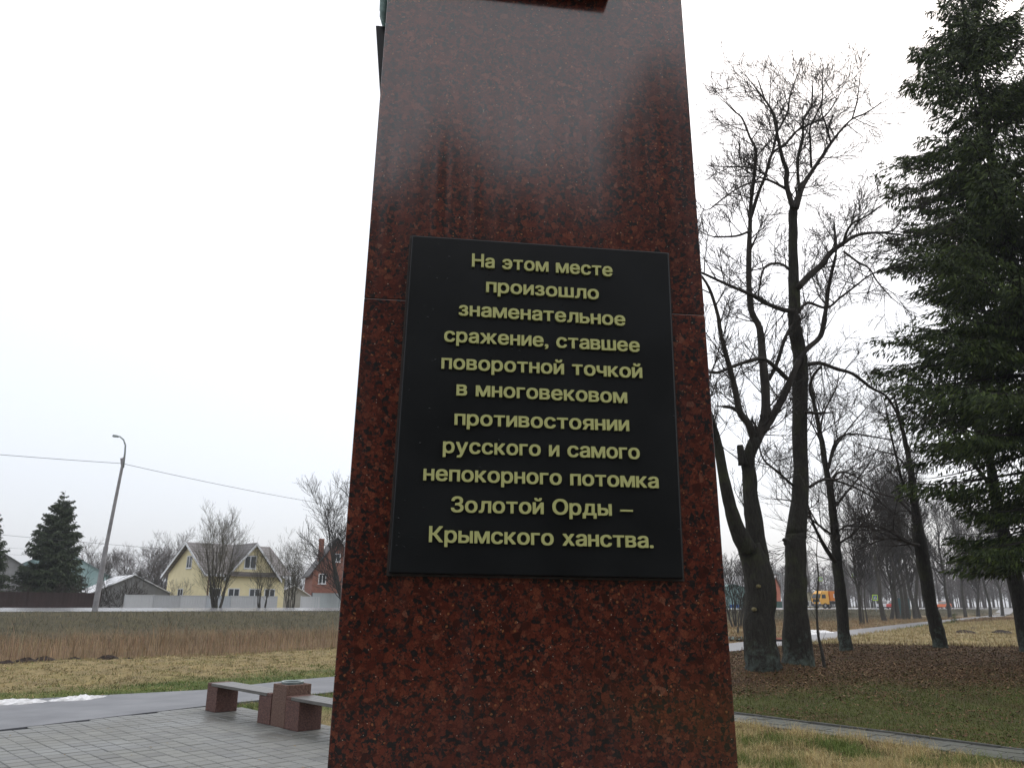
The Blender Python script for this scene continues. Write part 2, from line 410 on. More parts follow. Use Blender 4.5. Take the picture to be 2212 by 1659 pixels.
# white edge line along the near side of the carriageway
def off(t, s): return (t-s*.7071, t+68.5+s*.7071)
strip('road_edge_line', [off(t, .5) for t in range(-120, 400, 20)], [off(t, .65) for t in range(-120, 400, 20)],
      lambda x, y: 1.024+.013*sroad(x, y), mat('road_paint', (.6, .6, .58), .5), 2, .001)

# ---------------------------------------------------------------- plaza paving
vs = [(x, y, -.03) for x, y in PLAZA]
pb = link('plaza_paving', mesh('plaza_paving', vs, [tuple(range(len(vs)))[::-1]]), M_joint); pb['kind'] = 'structure'
def paver_mesh(a, b, h=.05, bev=.006, name='paving_stone'):
    vs = []
    for z, k in ((-h, 0), (-bev, 0), (0, bev)):
        vs += [(k, k, z), (a-k, k, z), (a-k, b-k, z), (k, b-k, z)]
    fs = [(8, 9, 10, 11)]
    for l in (0, 4):
        for i in range(4): j = (i+1) % 4; fs.append((l+i, l+j, l+4+j, l+4+i))
    return mesh(name, vs, fs)
PG = .20; pm = paver_mesh(PG-.019, PG-.007, .05, .006); pm.materials.append(M_paver)
cells = []
for i in range(-30, 55):
    for j in range(-60, 4):
        c = PA+E1*((i+.5)*PG)+E2*((j+.5)*PG); cells.append((c.x, c.y, i, j))
ca = np.array(cells); pin = polydist(ca[:, 0], ca[:, 1], PLAZA) < -.06
cells = [c for c, q in zip(cells, pin) if q]
def vis(x, y):
    if y < 1: return False
    px, py, _ = proj((x, y, 0)); return -30 < px < 725 and py < 1690
inv = sorted([c for c in cells if vis(c[0], c[1])], key=lambda c: math.hypot(c[0], c[1]))
single = set((c[2], c[3]) for c in inv[:300])
ang = math.atan2(E1.y, E1.x)
big = MB()
for x, y, i, j in cells:
    o = PA+E1*(i*PG)+E2*(j*PG); dz = rng.uniform(-.0025, .0025); tx, ty = rng.uniform(-.004, .004), rng.uniform(-.004, .004)
    if (i, j) in single:
        p = link('paving_stone', pm, None, pb); p.location = (o.x, o.y, dz+.001); p.rotation_euler = (tx, ty, ang)
    elif y > -2:
        vv = [o+E1*v.co.x+E2*v.co.y+Vector((0, 0, v.co.z+dz+.001)) for v in pm.vertices]
        big.add(vv, [tuple(p.vertices) for p in pm.polygons])
o = big.build('paving_stones', M_paver, pb); o['kind'] = 'stuff'
# narrow footpath of small pavers on the lawn, with a kerb along its far side
wp = WK0-WKD*1.4
wb = MB(); a = wp-WKN*.37; b = wp+WKN*.37; c = wp+WKD*14.5+WKN*.37; d = wp+WKD*14.5-WKN*.37
wb.add([(q.x, q.y, -.03) for q in (a, b, c, d)], [(0, 3, 2, 1)])
fp = wb.build('footpath', M_joint); fp['kind'] = 'structure'
bw, blen = .235, .30
bmsh = paver_mesh(blen-.013, bw-.010, .05, .005); bmsh.materials.append(M_paver2)
wang = math.atan2(WKD.y, WKD.x)
for r_ in range(3):
    for q in range(0, 46):
        o = wp+WKD*(q*blen+(r_ % 2)*blen/2)+WKN*(-.355+r_*bw+.004)
        p = link('paving_stone', bmsh, None, fp); p.location = (o.x, o.y, .004+rng.uniform(-.004, .004)); p.rotation_euler = (rng.uniform(-.01, .01), rng.uniform(-.01, .01), wang)
for q in range(0, 18):
    k = MB(); k.box(0, .79, 0, .04, -.05, .022); kk = k.build('kerbstone', M_kerb, fp, bevel=.006)
    o = wp+WKD*(q*.8)+WKN*.365; kk.location = (o.x, o.y, rng.uniform(-.006, .006)); kk.rotation_euler = (0, 0, wang)
# thin kerb between plaza and the strip of grass behind the benches / path
k = MB()
for t in np.arange(0, 3.1, 1.0):
    pass

# ---------------------------------------------------------------- the granite stele
YAW = math.radians(6.8); NF = Vector((math.sin(YAW), -math.cos(YAW), 0)); HF = Vector((math.cos(YAW), math.sin(YAW), 0))
P0 = PY(1151, 1659, 2.3)
def fp_(px, py): return onpl(px, py, P0, NF)
bl_, br_, tr_, tl_ = fp_(707, 1659), fp_(1595, 1659), fp_(1472, 0), fp_(837, 0)
OR = Vector((P0.x, P0.y, 0))
def uv(p): d = Vector(p)-OR; return d.dot(HF), p.z      # along the face, height
ubl, ubr, utl, utr = uv(bl_), uv(br_), uv(tl_), uv(tr_)
def ulft(z): return ubl[0]+(utl[0]-ubl[0])*(z-ubl[1])/(utl[1]-ubl[1])
def urgt(z): return ubr[0]+(utr[0]-ubr[0])*(z-ubr[1])/(utr[1]-ubr[1])
stele = thing('granite_stele', 'tall polished red granite stele with a black inscription plaque, in the middle of the view', 'monument', (OR.x, OR.y, 0), YAW)
# local frame: x along the face, -y towards the viewer
DEP = .62
def block(z0, z1, g=0, front=0.0, name='granite_block', m=M_gran):
    b = MB(); w0 = .0
    bot = [(ulft(z0)+g, front, z0), (urgt(z0)-g, front, z0), (urgt(z0)-g, DEP-front, z0), (ulft(z0)+g, DEP-front, z0)]
    top = [(ulft(z1)+g, front, z1), (urgt(z1)-g, front, z1), (urgt(z1)-g, DEP-front, z1), (ulft(z1)+g, DEP-front, z1)]
    b.hexa(bot, top); return b.build(name, m, stele, bevel=.0018)
jz = uv(fp_(1151, 662))[1]
block(.22, jz-.0012); block(jz+.0012, 4.1); block(4.105, 5.6)
block(jz-.01, jz+.01, .003, .003, 'joint', M_joint); block(4.09, 4.12, .006, .006, 'joint', M_kerb)
b = MB(); b.box(ubl[0]-.35, ubr[0]+.35, -.3, DEP+.3, 0.0, .22); b.build('plinth', M_gran, stele, bevel=.01)
# projecting granite bracket whose underside shows at the top of the picture
def uvb(px, py, d=.075):
    p = onpl(px, py, P0-NF*d, NF); q = p-OR; return q.dot(HF), p.z
u0, zb = uvb(1305, 31); ul_, zl_ = uvb(1030, 1)
k_ = (zl_-zb)/(ul_-u0); ue = u0-.62; ze = zb+k_*(ue-u0)
b = MB(); b.hexa([(ue, -.075, ze), (u0, -.075, zb), (u0, .02, zb), (ue, .02, ze)], [(ue, -.075, ze+.5), (u0, -.075, zb+.5), (u0, .02, zb+.5), (ue, .02, ze+.5)]); b.build('bracket', M_gran, stele, bevel=.004)
# inscription plaque
pc = [uv(fp_(*p)) for p in ((840, 1238), (1472, 1250), (1440, 552), (890, 515))]
b = MB(); b.hexa([(u, 0.004, z) for u, z in pc], [(u, -.022, z) for u, z in pc])
plq = b.build('plaque', M_plaque, stele, bevel=.004)
b = MB()
for i in range(4):      # thin stepped edge round the plaque
    (ua, za), (ub, zb_) = pc[i], pc[(i+1) % 4]
    cx, cz = sum(p[0] for p in pc)/4, sum(p[1] for p in pc)/4
    def sh(u, z, k): d = Vector((u-cx, z-cz)); return (u+math.copysign(k, d.x), z+math.copysign(k, d.y))
    A1, B1 = sh(ua, za, .007), sh(ub, zb_, .007); A0, B0 = sh(ua, za, -.001), sh(ub, zb_, -.001)
    b.hexa([(A0[0], .003, A0[1]), (B0[0], .003, B0[1]), (B1[0], .003, B1[1]), (A1[0], .003, A1[1])],
           [(A0[0], -.006, A0[1]), (B0[0], -.006, B0[1]), (B1[0], -.006, B1[1]), (A1[0], -.006, A1[1])])
b.build('plaque_edge', simple('plaque_edge_stone', (.03, .025, .022), (.06, .045, .04), 40, .6, .2), plq)
# raised letters
LINES = [("На этом месте", (1018, 583.8), (1318.7, 604.7)), ("произошло", (1048.4, 637.9), (1289.6, 654)),
         ("знаменательное", (989.7, 687.9), (1346, 710.2)), ("сражение, ставшее", (958.4, 743.4), (1376.7, 766)),
         ("поворотной точкой", (952.6, 801.5), (1382.2, 821.8)), ("в многовековом", (984.8, 858.6), (1349.9, 875.6)),
         ("противостоянии", (980.6, 921.5), (1354.1, 935)), ("русского и самого", (955.8, 981.2), (1376.7, 994.7)),
         ("непокорного потомка", (913.9, 1039.9), (1417, 1056.7)), ("Золотой Орды –", (972.9, 1107.6), (1362, 1116.5)),
         ("Крымского ханства.", (925.8, 1171.5), (1405.8, 1184.4))]
cache = {}
BX, BY = .022, .014
def glyph(ch):
    """bold solid letter: the font outline widened and its overlapping contours united"""
    if ch in cache: return cache[ch]
    from mathutils.geometry import interpolate_bezier, delaunay_2d_cdt
    cu = bpy.data.curves.new('t', 'FONT'); cu.body = ch; cu.size = 1
    ob = bpy.data.objects.new('t', cu); COL.objects.link(ob)
    bpy.context.view_layer.update(); dg = bpy.context.evaluated_depsgraph_get()
    ev = ob.evaluated_get(dg); cc = ev.to_curve(dg); polys = []
    for sp in cc.splines:
        bp = sp.bezier_points; P = []
        for q in range(len(bp)):
            a, b = bp[q], bp[(q+1) % len(bp)]
            lin = (a.handle_right-a.co).cross(b.co-a.co).length+(b.handle_left-b.co).cross(b.co-a.co).length < 1e-5
            P += [tuple(p[:2]) for p in (interpolate_bezier(a.co, a.handle_right, b.handle_left, b.co, 2 if lin else 5)[:-1])]
        Q = []
        for p in P:
            if not Q or math.dist(p, Q[-1]) > 1e-4: Q.append(p)
        polys.append(Q)
    ev.to_curve_clear(); bpy.data.objects.remove(ob); bpy.data.curves.remove(cu)
    verts = []; edges = []
    sh = [(-BX, -BY), (BX, -BY), (BX, BY), (-BX, BY)]
    for dx, dy in sh:
        for P in polys:
            b = len(verts); verts += [Vector((x+dx, y+dy)) for x, y in P]
            edges += [(b+k, b+(k+1) % len(P)) for k in range(len(P))]
    ov, oe, of, *_ = delaunay_2d_cdt(verts, edges, [], 0, 1e-5)
    def wind(x, y):
        w_ = 0
        for P in polys:
            for k in range(len(P)):
                x0, y0 = P[k]; x1, y1 = P[(k+1) % len(P)]
                if (y0 <= y) != (y1 <= y):
                    xi = x0+(y-y0)*(x1-x0)/(y1-y0)
                    if xi > x: w_ += 1 if y1 > y0 else -1
        return w_
    tris = []
    for f in of:
        cx = sum(ov[q].x for q in f)/len(f); cy = sum(ov[q].y for q in f)/len(f)
        if any(wind(cx-dx, cy-dy) != 0 for dx, dy in sh):
            a, b, c = (ov[q] for q in f[:3])
            tris.append(tuple(f) if (b-a).cross(c-a) > 0 else tuple(f)[::-1])
    n = len(ov); cnt = {}
    for f in tris:
        for q in range(len(f)):
            e = (f[q], f[(q+1) % len(f)]); cnt[e] = 1
    vs = [(v.x, v.y, .07) for v in ov]+[(v.x, v.y, -.07) for v in ov]
    fs = list(tris)+[(a+n, b+n, b, a) for (a, b) in cnt if (b, a) not in cnt]
    used = sorted({q for f in fs for q in f}); mp = {q: k for k, q in enumerate(used)}
    me = mesh('letter', [vs[q] for q in used], [tuple(mp[q] for q in f) for f in fs])
    xs = [v.co.x for v in me.vertices] or [0]; ys = [v.co.y for v in me.vertices] or [0]
    me.materials.append(M_letter)
    cache[ch] = (me, min(xs), max(xs), min(ys), max(ys)); return cache[ch]
capH = glyph('Н')[4]
zc = uv(fp_(1018, 556.3))[1]-uv(fp_(1018, 583.8))[1]
size = zc/capH
for txt, pl, pr in LINES:
    ul, zl = uv(fp_(*pl)); ur, zr = uv(fp_(*pr))
    ul *= 1; gap = .062; x = 0; pos = []
    for ch in txt:
        if ch == ' ': x += .33; continue
        me, x0, x1, y0, y1 = glyph(ch); pos.append((ch, x-x0, x)); x += (x1-x0)+gap
    wd = x-gap; sxx = (ur-ul)/wd
    for ch, ox, xx in pos:
        o = link('letter', glyph(ch)[0], None, plq)
        o.rotation_euler = (math.radians(90), rng.uniform(-.004, .004), 0); o.scale = (sxx, size, .05)
        f = (xx*sxx)/(ur-ul)
        o.location = (ul+ox*sxx, -.022-.0042, zl+(zr-zl)*f)
# rain drops on the plaque
M_drop = mat('water_drop', (.012, .013, .014), .12, spec=.35)
dv = MB(); rg = [(1, 0), (.8, .45), (.4, .8)]
for r0_, h0 in rg:
    for k in range(8): dv.v.append((math.cos(k*math.pi/4)*r0_, -h0, math.sin(k*math.pi/4)*r0_))
dv.v.append((0, -1, 0))
for l in (0, 8):
    for k in range(8): dv.f.append((l+k, l+(k+1) % 8, l+8+(k+1) % 8, l+8+k))
for k in range(8): dv.f.append((16+k, 16+(k+1) % 8, 24))
dm = MB()
for q in range(150):
    tx = abs(rng.gauss(0, .33)) if rng.random() < .75 else rng.random()
    tx = min(tx, .98)+.01; ty = rng.uniform(.03, .98)
    if .13+.02*ty < tx < .87 and rng.random() < .8: continue
    u = (pc[0][0]*(1-ty)+pc[3][0]*ty)*(1-tx)+(pc[1][0]*(1-ty)+pc[2][0]*ty)*tx
    z = (pc[0][1]*(1-ty)+pc[3][1]*ty)*(1-tx)+(pc[1][1]*(1-ty)+pc[2][1]*ty)*tx
    r = rng.choice((.0016, .0022, .003))
    dm.add([(u+v[0]*r, -.0222+v[1]*r*.6, z+v[2]*r*1.15) for v in dv.v], dv.f)
o = dm.build('rain_drops', M_drop, plq, smooth=True); o['kind'] = 'stuff'
# plate and bronze relief on the left flank
def loc_at(px, py, Y): p = PY(px, py, Y)-OR; return (p.dot(HF), -p.dot(NF), p.z)
q1, q2, q3 = loc_at(812, 63, 2.55), loc_at(822, 196, 2.55), loc_at(838, 62, 2.55)
b = MB(); zt, zb3 = q1[2], q2[2]
yd0, yd1 = q1[1]-.02, q1[1]+.2
lt, lb = ulft(zt), ulft(zb3)
b.hexa([(q2[0]-.003, yd0, zb3), (lb+.02, yd0, zb3), (lb+.02, yd1, zb3), (q2[0]-.003, yd1, zb3)],
       [(q1[0], yd0, zt), (lt+.02, yd0, zt), (lt+.02, yd1, zt), (q1[0], yd1, zt)])
b.build('side_plaque', M_plaque, stele, bevel=.003)
b = MB()
pz = loc_at(820, 50, 2.5); pzt = loc_at(822, -60, 2.5)
for k, (dx, dy, dzz, r) in enumerate(((.0, 0, .01, .016), (.014, .02, .0, .014), (.03, -.01, .03, .018), (.05, .02, .05, .02), (.0, .07, .04, .02))):
    x = pz[0]+.012+dx; y = pz[1]+dy
    b.tube([(x+.012, y, pz[2]+dzz-.006), (x+.006, y, pz[2]+dzz+.012), (x, y, pz[2]+dzz+.05), (x-.002, y+.01, pz[2]+dzz+.2), (x+.01, y, pz[2]+dzz+.5), (x+.02, y, pz[2]+.9)],
           [r*.3, r*.75, r, r*1.1, r*1.0, r*.6], 8)
b.build('bronze_relief', M_bronze, stele, smooth=True)

# ---------------------------------------------------------------- benches and bin
def bx(b, t0, t1, d0, d1, z0, z1, jit=0):
    q = [PA+E1*t+E2*d for t, d in ((t0, d0), (t1, d0), (t1, d1), (t0, d1))]
    return [(p.x, p.y, z0) for p in q], [(p.x, p.y, z1) for p in q]
def bench(t0, t1, label, inset_first=True):
    o0 = PA+E1*((t0+t1)/2)+E2*.17
    t = thing('stone_bench', label, 'bench', (o0.x, o0.y, 0), ang, 'low benches in a row at the plaza edge')
    h = (t1-t0)/2
    for sgn in (-1, 1):
        b = MB(); a0, a1 = (-h, -h+.35) if sgn < 0 else (h-.35, h)
        b.box(a0, a1, -.17, .17, 0, .355)
        c0, c1 = (a0, a0+.13) if sgn < 0 else (a1-.13, a1)
        b.box(c0, c1, -.17, .17, .3551, .40); b.build('stone_block', M_rough, t, bevel=.008)
    for k in range(4):
        b = MB(); y0 = -.175+k*.088
        b.box(-h+.135, h-.135, y0, y0+.083, .358, .40); b.build('plank', M_wood, t, bevel=.004)
    return t
bench(0, 2.02, 'low bench of grey planks on two red stone blocks, left of the stone litter bin')
bench(2.42, 4.5, 'low plank bench on red stone blocks running from the bin to behind the stele')
o0 = PA+E1*2.22+E2*.19
lb_ = thing('litter_bin', 'square red stone litter bin with a round metal liner between two benches', 'litter bin', (o0.x, o0.y, 0), ang)
b = MB(); h = .185
for (x0, x1, y0, y1) in ((-h, h, -h, -h+.04), (-h, h, h-.04, h), (-h, -h+.04, -h+.04, h-.04), (h-.04, h, -h+.04, h-.04)): b.box(x0, x1, y0, y1, 0, .53)
b.box(-h+.04, h-.04, -h+.04, h-.04, 0, .3); b.build('stone_shell', M_rough2, lb_, bevel=.008)
b = MB(); n = 24
for r, z in ((.125, .545), (.125, .35), (.135, .35), (.145, .545), (.155, .555), (.15, .565), (.125, .563), (.118, .55)):
    for k in range(n): b.v.append((math.cos(k*2*math.pi/n)*r, math.sin(k*2*math.pi/n)*r, z))
for a0, a1 in ((0, 1), (2, 3), (3, 4), (4, 5), (5, 6), (6, 7), (7, 0)):
    for k in range(n): k2 = (k+1) % n; b.f.append((a0*n+k, a0*n+k2, a1*n+k2, a1*n+k))
b.build('metal_liner', M_metal, lb_, smooth=True)

# ---------------------------------------------------------------- tree machinery
class Tree:
    def __init__(s, seed): s.r = random.Random(seed); s.tr = MB(); s.cr = MB(); s.k = .0
    def grow(s, p, d, L_, r, lvl, maxl, up=.25, dens=1.0, wig=.13):
        n = 4 if lvl < maxl else 3
        pts = [p.copy()]; d = d.normalized(); seg = L_/n
        for i in range(n):
            d = (d+Vector((s.r.uniform(-wig, wig), s.r.uniform(-wig, wig), s.r.uniform(-wig, wig)+up*.35))).normalized()
            p = p+d*seg; pts.append(p.copy())
        rad = [max(s.k, r*(1-.8*i/n)) for i in range(n+1)]
        s.cr.tube(pts, rad, 5 if r > .04 else 3, False)
        if lvl < maxl:
            nb = max(2, int(dens*(3.4+L_*3.0)))
            for q in range(nb):
                t = s.r.uniform(.15, 1.0); i = min(n-1, int(t*n)); ft = t*n-i
                o = pts[i].lerp(pts[i+1], ft); dd = (pts[i+1]-pts[i]).normalized()
                ax = dd.orthogonal().normalized(); ax.rotate(Matrix.Rotation(s.r.uniform(0, 6.283), 3, dd))
                a = s.r.uniform(.4, .9)
                nd = dd*math.cos(a)+ax*math.sin(a)+Vector((0, 0, up*.6))
                s.grow(o, nd, L_*s.r.uniform(.45, .8)*(1.1-.5*t), max(r*.45, .003), lvl+1, maxl, up, dens, wig)
    def limb(s, pts, rads, spacing, blen, br, maxl, trunk=False, t0=.0, up=.25, dens=1.0, sides=8, jag=.0, twigs=True):
        # smooth the polyline
        P = [Vector(p) for p in pts]; Q = []; Rr = []
        for i in range(len(P)-1):
            a = P[max(i-1, 0)]; b = P[i]; c = P[i+1]; d = P[min(i+2, len(P)-1)]
            m_ = 4
            for k in range(m_):
                t = k/m_
                q = .5*((2*b)+(c-a)*t+(2*a-5*b+4*c-d)*t*t+(-a+3*b-3*c+d)*t**3)
                if jag: q = q+Vector((s.r.uniform(-jag, jag), s.r.uniform(-jag, jag), 0))
                Q.append(q); Rr.append((rads[i]+(rads[i+1]-rads[i])*t)*s.r.uniform(.94, 1.06))
        Q.append(P[-1]); Rr.append(rads[-1])
        (s.tr if trunk else s.cr).tube(Q, Rr, 12 if trunk else 6)
        if not twigs: return
        tot = sum((Q[i+1]-Q[i]).length for i in range(len(Q)-1)); nb = int(tot*(1-t0)/spacing*1.15); acc = [0]
        for i in range(len(Q)-1): acc.append(acc[-1]+(Q[i+1]-Q[i]).length)
        for q in range(nb):
            dd_ = tot*(t0+(1-t0)*(q+s.r.random())/nb)
            i = max(j for j in range(len(acc)-1) if acc[j] <= dd_)
            f = (dd_-acc[i])/max(1e-6, acc[i+1]-acc[i]); o = Q[i].lerp(Q[i+1], f); dd = (Q[i+1]-Q[i]).normalized()
            ax = dd.orthogonal().normalized(); ax.rotate(Matrix.Rotation(s.r.uniform(0, 6.283), 3, dd))
            a = s.r.uniform(.6, 1.2); nd = dd*math.cos(a)+ax*math.sin(a)+Vector((0, 0, up))
            s.grow(o, nd, blen*s.r.uniform(.5, 1.15), min(br, Rr[i]*.6), 1, maxl, up, dens)
        # leader
        s.grow(Q[-1], (Q[-1]-Q[-2]), blen*.5, max(Rr[-1]*.9, .01), 1, maxl, up, dens)
    def done(s, name, label, cat, loc, mt, mc, group=None):
        t = thing(name, label, cat, loc, 0, group); l = Vector(loc)
        for nm, b, m in (('trunk', s.tr, mt), ('crown', s.cr, mc)):
            if b.v:
                b.v = [(v[0]-l.x, v[1]-l.y, v[2]-l.z) for v in b.v]; b.build(nm, m, t, smooth=True)
        return t
Z4 = lambda x, y: (1461.1+x*.36866, 67.96+y*.36866)
Z5 = lambda x, y: (1495.1+x*.3686, 679.6+y*.3686)
Z3 = lambda x, y: (1495.1+x*.32412, 1155.3+y*.32412)
def wpts(pp, Y0, Y1=None):
    Y1 = Y0 if Y1 is None else Y1; n = len(pp)
    return [PY(p[0], p[1], Y0+(Y1-Y0)*(i/(n-1))) for i, p in enumerate(pp)]
def rw(px, Y): return px/2*Y/FPX*1.02

# --- tree A: leaning double lime (left of the pair)
YA = 18.6
T = Tree(21);  T.k = .0058; gA = GZ(1652, 1468)
base = [(1655, 1480), (1651, 1455), (1646, 1420), (1640, 1350), Z5(400, 1560), Z5(330, 1350)]
T.limb(wpts(base, YA), [rw(w, YA) for w in (92, 76, 66, 62, 58, 48)], 9, .6, .01, 2, True, jag=.012, twigs=False)
T.limb(wpts([Z5(330, 1380), Z5(270, 1270), Z5(225, 1130), Z5(185, 950), Z5(150, 760), Z5(105, 600), Z5(40, 420), Z5(-40, 200), Z5(-90, -100)], YA-.2, YA-1.5),
       [rw(w, YA) for w in (40, 32, 26, 22, 18, 15, 12, 9, 6)], .42, 1.5, .03, 3, True, .35)
T.limb(wpts([Z5(400, 1500), Z5(372, 1300), Z5(350, 1120), Z5(335, 950), Z5(330, 840), Z5(375, 730)], YA+.1, YA+.2),
       [rw(w, YA) for w in (44, 38, 33, 30, 28, 26)], .6, 1.3, .022, 3, True, .3, jag=.01)
T.limb(wpts([Z5(300, 880), Z5(285, 800), Z5(280, 765)], YA), [rw(w, YA) for w in (22, 16, 13)], 5, .5, .01, 2, True, twigs=False)
T.limb(wpts([Z5(370, 740), Z5(330, 640), Z5(280, 570), Z5(250, 430), Z5(222, 320), Z5(200, 240), Z5(165, 100), Z5(150, 0), Z4(190, 1500), Z4(120, 1400)], YA+.2, YA-1),
       [rw(w, YA) for w in (20, 16, 15, 13, 12, 10, 9, 8, 6, 4)], .45, 1.3, .025, 3)
T.limb(wpts([Z5(280, 572), Z5(230, 545), Z5(180, 540)], YA), [rw(w, YA) for w in (10, 8, 6)], 4, .4, .01, 2)
T.limb(wpts([Z5(375, 740), Z5(425, 620), Z5(430, 450), Z5(412, 250), Z5(395, 80), Z4(440, 1640), Z4(425, 1480), Z4(425, 1300), Z4(432, 1130), Z4(437, 1000), Z4(455, 850), Z4(465, 700), Z4(430, 620), Z4(385, 510), Z4(340, 470), Z4(290, 420)], YA+.2, YA+1.4),
       [rw(w, YA) for w in (24, 21, 20, 18, 15, 14, 13, 12, 10, 9, 9, 8, 6, 5, 4, 3)], .42, 1.25, .024, 3, dens=1.05, up=.12)
T.limb(wpts([Z4(430, 1110), Z4(480, 950), Z4(520, 850), Z4(560, 720), Z4(640, 660), Z4(700, 590), Z4(770, 550), Z4(870, 500), Z4(940, 400)], YA+1, YA+.2),
       [rw(w, YA) for w in (9, 8, 7.5, 7, 6, 5.5, 5, 4, 3)], .4, 1.3, .02, 3)
T.limb(wpts([Z4(560, 720), Z4(590, 580), Z4(575, 500), Z4(520, 400), Z4(480, 290)], YA+.8, YA+1.6), [rw(w, YA) for w in (6, 6, 5, 4, 3)], .38, 1.3, .018, 3)
T.limb(wpts([Z4(590, 590), Z4(650, 480), Z4(665, 380), Z4(700, 280)], YA+1, YA+.5), [rw(w, YA) for w in (5, 5, 4, 3)], .36, 1.2, .018, 3)
T.limb(wpts([Z5(380, 720), Z5(455, 620), Z5(540, 470), Z5(600, 330), Z5(660, 215), Z5(750, 130), Z5(775, 20), Z4(880, 1600), Z4(895, 1480), Z4(935, 1310)], YA+.4, YA+2.2),
       [rw(w, YA) for w in (22, 19, 17, 15, 14, 12, 11, 10, 9, 7)], .5, 1.4, .022, 3)
T.limb(wpts([Z5(450, 380), Z5(495, 290), Z5(540, 150), Z5(575, 80)], YA+.6, YA+.9), [rw(w, YA) for w in (9, 9, 8, 7)], .6, 1.2, .018, 3)
T.limb(wpts([Z4(430, 1170), Z4(350, 1200), Z4(220, 1205)], YA+.3, YA-.6), [rw(w, YA) for w in (6, 5, 4)], .4, 1.1, .016, 3)
T.limb(wpts([Z4(500, 880), Z4(400, 900), Z4(300, 960), Z4(200, 1040)], YA+.3, YA-.6), [rw(w, YA) for w in (5, 4, 3.5, 3)], .4, 1.1, .016, 3)
T.limb(wpts([Z4(530, 850), Z4(440, 800), Z4(290, 795)], YA+.8, YA), [rw(w, YA) for w in (5, 4, 3)], .4, 1.1, .016, 3)
def knot(T, p, r):
    T.tr.tube([p+Vector((0, .1, 0)), p+Vector((0, -.03, .02)), p+Vector((0, -.06, .02))], [r, r, r*.8], 8)
tA = T.done('bare_tree', 'large bare tree leaning left with a double trunk, nearest the stele', 'tree', (gA.x, gA.y, 0), M_bark, M_twig)
M_cut = simple('cut_wood', (.09, .075, .03), (.16, .13, .055), 20, .8)
for px, py in ((1640, 1266), (1631, 1316)):
    b = MB()
    p = PY(px, py, YA-.36)-Vector((gA.x, gA.y, 0)); b.tube([p+Vector((0, .12, 0)), p, p+Vector((0, -.03, 0))], [.05, .042, .03], 10); b.build('cut_knot', M_cut, tA)


